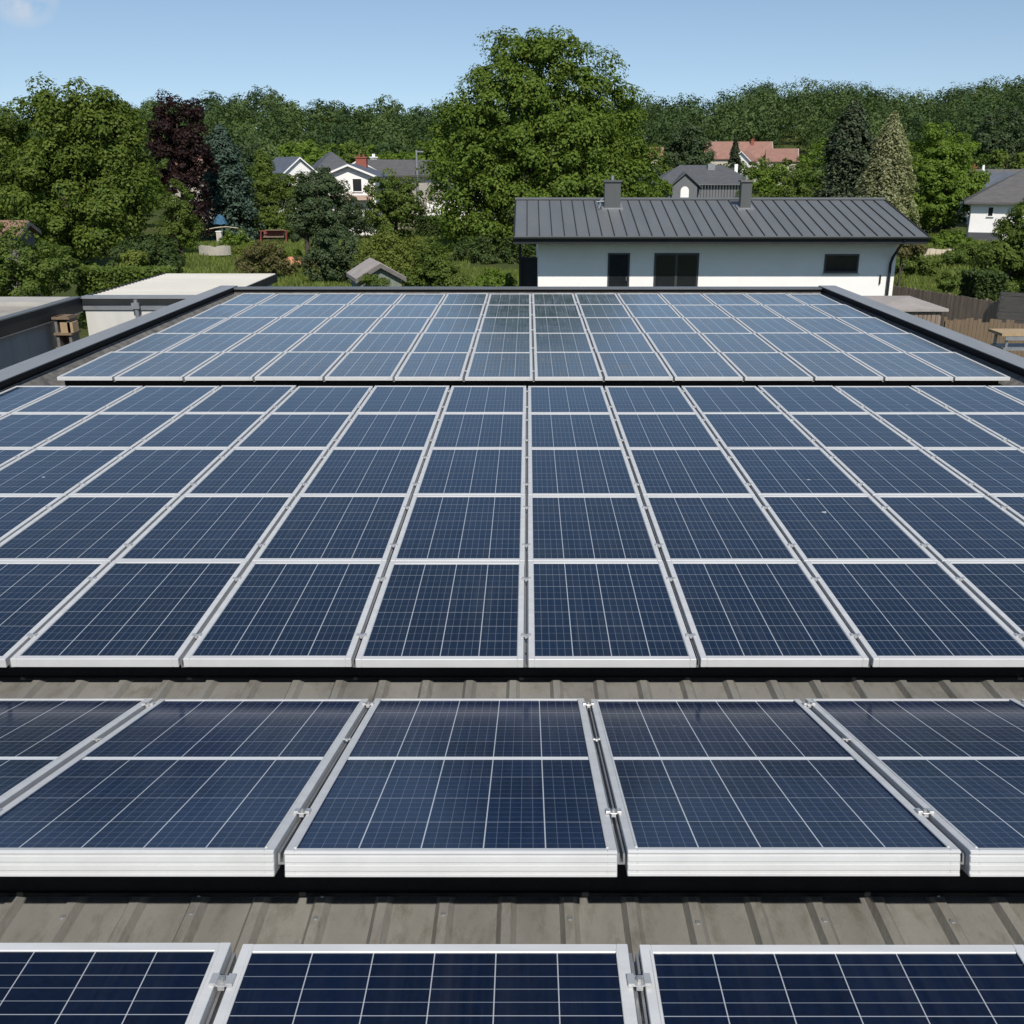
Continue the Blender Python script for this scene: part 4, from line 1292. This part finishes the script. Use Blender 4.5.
px_tree('garden_tree', 'fresh green tree growing in front of the white gabled house', 86, [(393, 192, 24, 18, 0), (405, 203, 20, 20, 0), (383, 212, 16, 20, 0), (398, 226, 20, 16, 0)], 18700, 0.096, 0.48, L_GREEN, 17)
px_tree('garden_tree', 'slim light green tree below the copper beech', 74, [(176, 205, 15, 20, 0), (182, 228, 17, 20, 0), (168, 235, 14, 16, 0)], 11050, 0.074, 0.39, L_GREEN, 18)
px_tree('garden_tree', 'low dark tree at the foot of the dark round tree', 57, [(338, 246, 22, 18, 0), (325, 262, 20, 18, 0), (350, 266, 20, 18, 0)], 15300, 0.067, 0.34, L_DARK, 19, trunk_r=.1)
for lab, Y, lobes, nl, sz, cl, mt, sd_ in (
        ('broad yellow green shrub behind the garden shed', 53, [(390, 250, 26, 18, 0), (410, 262, 26, 20, 0), (375, 262, 20, 16, 0), (398, 275, 36, 14, 0)], 15300, 0.063, 0.32, L_YELLOW, 21),
        ('green shrub left of the big tree trunk', 51, [(436, 262, 20, 18, 0), (446, 275, 22, 14, 0), (425, 277, 18, 12, 0)], 10200, 0.063, 0.32, L_GREEN, 22),
        ('olive brown shrub behind the white garage roof', 59, [(266, 256, 18, 12, 0), (252, 263, 14, 10, 0), (278, 266, 16, 10, 0)], 8840, 0.063, 0.29, L_OLIVE, 23),
        ('low bright shrub at the foot of the big tree', 47, [(495, 281, 18, 9, 0), (482, 286, 14, 7, 0), (508, 286, 13, 7, 0)], 5950, 0.056, 0.23, L_BRIGHT, 24),
        ('large leafy shrub at the left edge above the gravel roof', 39, [(18, 252, 32, 26, 0), (45, 268, 30, 22, 0), (-12, 270, 30, 26, 0), (20, 283, 46, 14, 0)], 18700, 0.056, 0.32, L_GREEN, 25),
        ('dark shrub left of the white garage roof', 45, [(150, 250, 24, 14, 0), (135, 262, 22, 16, 0), (165, 262, 18, 16, 0)], 11900, 0.059, 0.30, L_HEDGE, 26),
        ('yellow tipped shrub under the big left tree', 43, [(133, 257, 11, 7, 0), (128, 266, 12, 7, 0)], 3060, 0.052, 0.23, L_YELLOW, 27),
        ('pinkish flowering shrub on the lawn by the orange tent', 62, [(302, 262, 9, 6, 0), (312, 266, 9, 5, 0)], 2040, 0.052, 0.21, L_OLIVE, 28),
        ('bright low bush in the meadow right of the house', 80, [(948, 240, 14, 9, 0), (958, 244, 14, 9, 0), (938, 247, 14, 9, 0)], 7650, 0.074, 0.34, L_BRIGHT, 29),
        ('round green bush at the edge of the grassy bank', 64, [(968, 254, 15, 9, 0), (980, 251, 13, 11, 0), (955, 259, 10, 5, 0)], 10200, 0.067, 0.34, L_GREEN, 30),
        ('reedy green shrub beside the right end of the white house', 58, [(907, 264, 10, 9, 0), (920, 266, 11, 7, 0), (898, 268, 9, 8, 0), (933, 267, 8, 5, 0)], 8840, 0.063, 0.28, L_GREEN, 31),
        ('bright green bush left of the hipped house on the right', 104, [(925, 222, 16, 14, 0), (950, 225, 12, 12, 0), (905, 228, 14, 12, 0)], 7140, 0.096, 0.46, L_DARK, 32),
        ('yellowish bush in front of the long red roofed house', 125, [(768, 178, 17, 15, 0), (778, 192, 18, 14, 0), (756, 190, 14, 14, 0)], 8840, 0.126, 0.63, L_BRIGHT, 33),
        ('dark leafy bush right of the yellowish one', 118, [(802, 182, 18, 16, 0), (815, 195, 18, 14, 0), (792, 198, 14, 12, 0)], 8840, 0.126, 0.63, L_GREEN, 34),
        ('shrub with pale flowers beside the downpipe', 52, [(903, 246, 10, 10, 0), (915, 250, 9, 8, 0)], 3740, 0.059, 0.25, L_OLIVE, 35),
        ('small shrub at the left end of the dark hipped house', 120, [(662, 192, 10, 9, 0), (654, 188, 9, 12, 0)], 4420, 0.111, 0.46, L_BRIGHT, 36),
        ('dark undergrowth shrub below the left side of the big tree', 72, [(482, 258, 30, 20, 0), (515, 262, 22, 22, 0), (458, 266, 16, 14, 0)], 12000, .090, .34, L_HEDGE, 38),
        ('green shrub hiding the lower wall of the white gabled house', 94, [(362, 216, 13, 13, 0), (376, 222, 12, 14, 0), (352, 224, 12, 12, 0)], 7000, .09, .36, L_DARK, 39),
        ('row of light bushes below the red roofed houses', 205, [(706, 171, 10, 7, 0), (722, 173, 12, 7, 0), (745, 171, 13, 8, 0), (762, 170, 12, 8, 0), (782, 168, 12, 8, 0)], 5000, .22, .7, L_GREEN, 40),
        ('light green bush in the garden bed left of the pipe arch', 80, [(186, 246, 12, 8, 0), (198, 250, 11, 7, 0)], 3000, .085, .26, L_BRIGHT, 141),
        ('light green bush under the red swing seat', 74, [(252, 250, 11, 7, 0), (240, 254, 12, 7, 0)], 3000, .08, .26, L_YELLOW, 142),
        ('bright leafy bush between the pipe arch and the red swing', 84, [(238, 239, 10, 9, 0), (228, 243, 9, 7, 0)], 2600, .085, .26, L_BRIGHT, 143),
        ('bright low planting beside the orange tent', 70, [(278, 254, 9, 6, 0), (298, 255, 8, 5, 0)], 1800, .075, .22, L_BRIGHT, 144),
        ('tall green bush behind the red swing seat', 95, [(284, 225, 13, 14, 0), (270, 222, 12, 13, 0)], 5200, .10, .36, L_GREEN, 145),
        ('leafy bush hiding the lower wall of the blue slate roofed house', 128, [(284, 186, 12, 11, 0), (298, 188, 12, 12, 0), (276, 194, 12, 12, 0), (292, 200, 14, 12, 0)], 8000, .13, .5, L_GREEN, 146),
        ('loose bush growing beside the fence under the right tree', 47, [(948, 281, 10, 8, 0), (962, 282, 12, 8, 0)], 4250, 0.052, 0.23, L_GREEN, 37)):
    px_tree('shrub', lab, Y, lobes, nl, sz, cl, mt, sd_, cat='shrub', trunk_r=.06)
px_tree('garden_tree', 'leafy dark tree leaning into the photo at the right edge', 50, [(1016, 240, 22, 20, 0), (1003, 258, 22, 18, 0), (1026, 265, 32, 32, 0), (1008, 280, 18, 16, 0), (1045, 240, 40, 40, 0)], 35700, 0.070, 0.39, L_GREEN, 41, trunk_r=.2)
px_tree('garden_tree', 'tall bright green tree right of the pale weeping tree', 100, [(940, 150, 26, 22, 0), (925, 170, 26, 28, 0), (955, 172, 26, 28, 0), (940, 200, 34, 24, 0), (968, 190, 16, 18, 0), (918, 205, 18, 18, 0)], 34000, 0.126, 0.69, L_BRIGHT, 42, trunk_r=.25)
px_tree('park_tree', 'grey green round tree in front of the red roofs', 170, [(690, 142, 16, 16, 0), (682, 154, 18, 14, 0), (700, 156, 14, 14, 0)], 10200, 0.192, 0.98, L_DARK, 43)
px_tree('park_tree', 'dark round tree at the hill foot on the far right', 190, [(1000, 135, 22, 22, 0), (985, 148, 18, 16, 0), (1015, 150, 18, 16, 0)], 11050, 0.222, 1.15, L_DARK, 44)
px_tree('park_tree', 'slim dark tree beside the slate roofed house with white gable', 120, [(262, 168, 9, 13, 0), (262, 182, 12, 14, 0)], 7650, 0.118, 0.57, L_GREEN, 45)
px_tree('park_tree', 'green tree rising between the hipped slate roof and the brick chimney', 162, [(350, 158, 14, 14, 0), (340, 168, 12, 10, 0)], 6120, 0.178, 0.80, L_GREEN, 46)


def conifer(name, label, px, ytop, ybase, hw, Y, leafm, seed, n=9000, size=.14, droop=.35, ragged=.25, taper=.85, group=None, bluntness=.0):
    rng = np.random.default_rng(seed)
    b0 = base(px, Y)
    zt = ptop(px, ytop, Y) - b0.z
    Rr = hw / ppm(Y)
    root = empty(name, label, 'tree', b0, 0, group)
    q = MB(); q.tube([(0, 0, -.4), (0, 0, zt * .5), (0, 0, zt * .98)], [Rr * .09, Rr * .055, .02], 8); q.build('trunk', BARK, root)
    Ps, Ns = [], []
    nb = max(60, n // 55)
    per = n // nb
    for i in range(nb):
        f = rng.random() ** .75             # 0 at the foot, 1 at the tip
        f = 1 - f if False else f
        z_ = zt * (.06 + .93 * f)
        Rz = Rr * ((1 - f) ** taper * (1 - bluntness) + bluntness * math.sqrt(max(0, 1 - f * f))) * rng.uniform(1 - ragged, 1 + ragged * .5)
        a = rng.uniform(0, 2 * math.pi)
        t_ = rng.random(per) ** .6
        w_ = .16 * Rz + .08
        lat = rng.normal(size=per) * w_ * (1.1 - t_ * .7)
        px_ = t_ * Rz
        x_ = math.cos(a) * px_ - math.sin(a) * lat; y_ = math.sin(a) * px_ + math.cos(a) * lat
        zz = z_ - droop * px_ * t_ * .9 + rng.normal(size=per) * .05 * Rr - np.abs(lat) * .25
        Ps.append(np.stack([x_, y_, zz], 1))
        nn_ = np.stack([np.full(per, math.cos(a) * .5), np.full(per, math.sin(a) * .5), np.full(per, .8)], 1) + rng.normal(size=(per, 3)) * .4
        Ns.append(nn_ / np.linalg.norm(nn_, axis=1, keepdims=True))
    P_ = np.concatenate(Ps); N_ = np.concatenate(Ns)
    kp = P_[:, 2] > .1
    me = crown_mesh('crown', P_[kp], N_[kp], size, rng, leafm, asp=.45)
    o = bpy.data.objects.new('crown', me); COL.objects.link(o); o.parent = root
    return root


conifer('blue_spruce', 'blue green spruce with layered branches right of the copper beech', 226, 126, 222, 34, 94, L_BLUE, 51, n=24000, size=.16, ragged=.45, taper=.5, bluntness=.6)
conifer('spruce', 'small dark pointed spruce in front of the red roofs', 732, 136, 176, 15, 150, L_SPRUCE, 52, n=7000, size=.2, ragged=.25, taper=.8)
conifer('spruce', 'tall dark spruce left of the pale weeping tree', 846, 104, 215, 40, 88, L_SPRUCE, 53, n=30000, size=.16, ragged=.5, taper=.55, bluntness=.65)
conifer('weeping_tree', 'pale grey green weeping tree behind the right end of the roof', 885, 114, 235, 38, 76, L_PALE, 54, n=22000, size=.12, droop=1.1, ragged=.35, taper=.5, bluntness=.8)


def hedge(name, label, x0, x1, y0, y1, z0, z1, n, size, leafm, seed):
    rng = np.random.default_rng(seed)
    P_ = rng.random((n, 3))
    ax = rng.integers(0, 4, n)
    P_[ax == 0, 2] = 1 - rng.random((ax == 0).sum()) * .12
    P_[ax == 1, 1] = rng.random((ax == 1).sum()) * .15
    P_[ax == 2, 0] = rng.random((ax == 2).sum()) * .1
    P_ = np.array([x0, y0, z0]) + P_ * np.array([x1 - x0, y1 - y0, z1 - z0])
    P_ += rng.normal(size=P_.shape) * size * .5
    N_ = rng.normal(size=P_.shape) * .6 + np.array([0, -.4, .6]); N_ /= np.linalg.norm(N_, axis=1, keepdims=True)
    o = bpy.data.objects.new(name, crown_mesh(name, P_, N_, size, rng, leafm)); COL.objects.link(o)
    tag(o, label, 'hedge')


a, b_ = at(80, 268, 41), at(158, 268, 41)
hedge('hedge', 'clipped green hedge behind the white garage roof', a.x, b_.x + .5, 40.4, 41.6, G0, ptop(115, 268, 41), 11000, .075, L_GREEN, 61)
a, b_ = at(160, 283, 44), at(250, 283, 44)
a, b_ = at(408, 216, 90), at(448, 216, 90)
hedge('hedge', 'dark clipped hedge above the lawn left of the big tree', a.x, b_.x, 96, 98, hz(a.x, 97), ptop(425, 217, 97), 7000, .13, L_HEDGE, 62)
a, b_ = at(973, 274, 42.5), at(1003, 274, 42.5)
hedge('hedge', 'dark square clipped hedge block behind the board fence', a.x, b_.x, 42.0, 43.6, G0, ptop(985, 273, 42.5), 7000, .07, L_HEDGE, 63)
a, b_ = at(800, 215, 100), at(880, 215, 100)
# climbing plant on the shed
c = base(374, 43)
px_tree('climbing_plant', 'climbing plant covering the front of the small grey shed', 41.3, [(368, 281, 10, 5, 0), (380, 284, 8, 4, 0)], 2210, 0.037, 0.16, L_GREEN, 64, cat='plant', trunk_r=.02)

# ------------------------------------------------------------------ wooded hill
rng = np.random.default_rng(5)


def forest_crowns(pts, hs, rs, nleaf, leaf, hues):
    allP, allN, allS, allH = [], [], [], []
    for (x_, y_, z_), h_, r_, hu in zip(pts, hs, rs, hues):
        k = int(nleaf * (r_ / 5.0) ** 1.6)
        blobs = [((0, 0, h_ - r_ * .95), (r_, r_, r_ * .95)), ((0, 0, h_ * .4), (r_ * .75, r_ * .75, h_ * .3))]
        for j in range(3):
            a_ = rng.uniform(0, 6.28)
            blobs.append(((math.cos(a_) * r_ * .5, math.sin(a_) * r_ * .5, h_ - r_ * rng.uniform(.7, 1.3)), (r_ * .6, r_ * .6, r_ * .55)))
        P_, N_ = clumps(blobs, k, leaf, r_ * .30, rng, inner=.0, jut=.0, cover=1.0, outw=1.0, rnd=.14, up=.2)
        allP.append(P_ + np.array([x_, y_, z_])); allN.append(N_)
        allS.append(np.full(len(P_), leaf * (y_ / 300) ** .35) * rng.uniform(.65, 1.3, len(P_)))
        allH.append(np.full(len(P_), hu))
    return np.concatenate(allP), np.concatenate(allN), np.concatenate(allS), np.concatenate(allH)


pts, rs = [], []
Y = 200.0
while Y < 432:
    px = -200.0
    while px < 1230:
        big = np.clip((px - 560) / 250, 0, 1)
        step = 9.5 + 5.0 * big
        dpx = step * ppm(Y)
        Yj = Y + rng.uniform(-.5, .5) * 15
        pj = px + rng.uniform(-.4, .4) * dpx
        px += dpx
        if 640 < pj < 800 and Yj < 248: continue
        q_ = at(pj, 150, Yj)
        pts.append((q_.x, Yj, hz(q_.x, Yj) - .5)); rs.append(step * rng.uniform(.36, .58))
    Y += 16.0
pts = np.array(pts); rs = np.array(rs)
nf = len(pts)
hs = np.clip(rs * rng.uniform(2.1, 3.0, nf), 7, 18)
P_, N_, S_, H_ = forest_crowns(pts, hs, rs, 1150, .36, rng.random(nf))
me = crown_mesh('forest', P_, N_, S_, rng, L_FOREST, hue=H_)
fo = bpy.data.objects.new('forest', me); COL.objects.link(fo)
tag(fo, 'dense green wood covering the whole hill behind the village', 'forest', kind='stuff')
print('forest', nf, len(P_))

# separate trees along the foot of the hill, and between the village houses
protos = []
for i in range(5):
    h_ = 8.0 + i * .9; r_ = h_ * (.36 + .03 * (i % 3))
    mts = (L_GREEN, L_DARK, L_GREEN, L_BRIGHT, L_DARK)
    bl = [((0, 0, h_ * .6), (r_, r_, h_ * .38))]
    rg = np.random.default_rng(70 + i)
    for j in range(5):
        a_ = rg.uniform(0, 6.28); bl.append(((math.cos(a_) * r_ * .6, math.sin(a_) * r_ * .6, h_ * rg.uniform(.4, .82)), (r_ * .5, r_ * .5, h_ * .18)))
    protos.append((bl, mts[i], h_))
kinds = {0: 'mid green round tree', 1: 'dark green round tree', 2: 'tall mid green tree', 3: 'bright green tree', 4: 'tall dark green tree'}
made = {}
spots = []
for px, Y in ((12, 150), (45, 165), (80, 150), (118, 160), (150, 175), (128, 140), (222, 165), (245, 180), (278, 190), (300, 178), (322, 186), (362, 192), (385, 186), (408, 178), (432, 190), (455, 175),
              (645, 185), (668, 196), (690, 205), (820, 205), (818, 185), (846, 172), (835, 150), (862, 170), (880, 190), (905, 175), (925, 190), (950, 180), (975, 195), (1000, 165), (1030, 180),
              (140, 112), (100, 120), (10, 118), (55, 110), (826, 128), (905, 135), (960, 130), (985, 140), (1020, 128), (-40, 140), (-80, 170), (1070, 170), (1110, 150)):
    spots.append((px, Y))
for i, (px, Y) in enumerate(spots):
    b0 = base(px, Y)
    kd = int(rng.integers(0, 5))
    if kd not in made:
        bl, mt, h_ = protos[kd]
        o = tree('hillside_tree', 'x', b0, bl, 5200, .28, 1.0, mt, 90 + kd, trunk_r=.25); made[kd] = o
    else:
        o = copy_tree(made[kd]); o.location = b0
    o.rotation_euler = (0, 0, rng.uniform(0, 6.28))
    s_ = rng.uniform(.72, 1.05)
    if Y < 145: s_ *= .72
    o.scale = (s_, s_, s_)
    tag(o, kinds[kd] + (' in the belt of trees at the foot of the wooded hill' if Y >= 145 else ' between the houses of the village'), 'tree', 'trees below the wooded hill')

# ------------------------------------------------------------------ grass
rg = np.random.default_rng(3)


def blades(regions):
    C_, N_, S_ = [], [], []
    for (pa, pb, ya, yb, n_, s_) in regions:
        Y_ = rg.uniform(ya, yb, n_); px_ = rg.uniform(pa, pb, n_)
        X_ = (px_ - 528) * (Y_ * .9455 + 1.8) / 1000
        Z_ = height(X_, Y_)
        sz = s_ * rg.uniform(.5, 1.3, n_) * (.7 + .6 * (np.sin(X_ * 1.3) * np.sin(Y_ * .9) * .5 + .5))
        C_.append(np.stack([X_, Y_, Z_], 1)); S_.append(sz)
    C_ = np.concatenate(C_); S_ = np.concatenate(S_)
    k = len(C_)
    a_ = rg.uniform(0, 6.28, k)
    w = np.stack([np.cos(a_), np.sin(a_), np.zeros(k)], 1) * (S_ * .09 + .012)[:, None]
    lean = rg.normal(size=(k, 3)) * .28 * S_[:, None]; lean[:, 2] = 0
    up = np.zeros((k, 3)); up[:, 2] = S_
    V = np.stack([C_ - w, C_ + w, C_ + lean * .4 + up * .6 + w * .7, C_ + lean + up], 1).reshape(-1, 3)
    return V, np.arange(k * 4).reshape(-1, 4)


V, F = blades([(890, 1010, 46, 70, 26000, .38), (890, 1030, 70, 100, 9000, .35), (150, 340, 52, 90, 22000, .24), (330, 530, 46, 66, 16000, .22), (330, 470, 66, 100, 9000, .24)])
me = quads('tall_grass', V, F); me.materials.append(L_GRASS)
o = bpy.data.objects.new('tall_grass', me); COL.objects.link(o)
tag(o, 'unmown green and straw coloured grass on the banks and lawns', 'grass', kind='stuff')
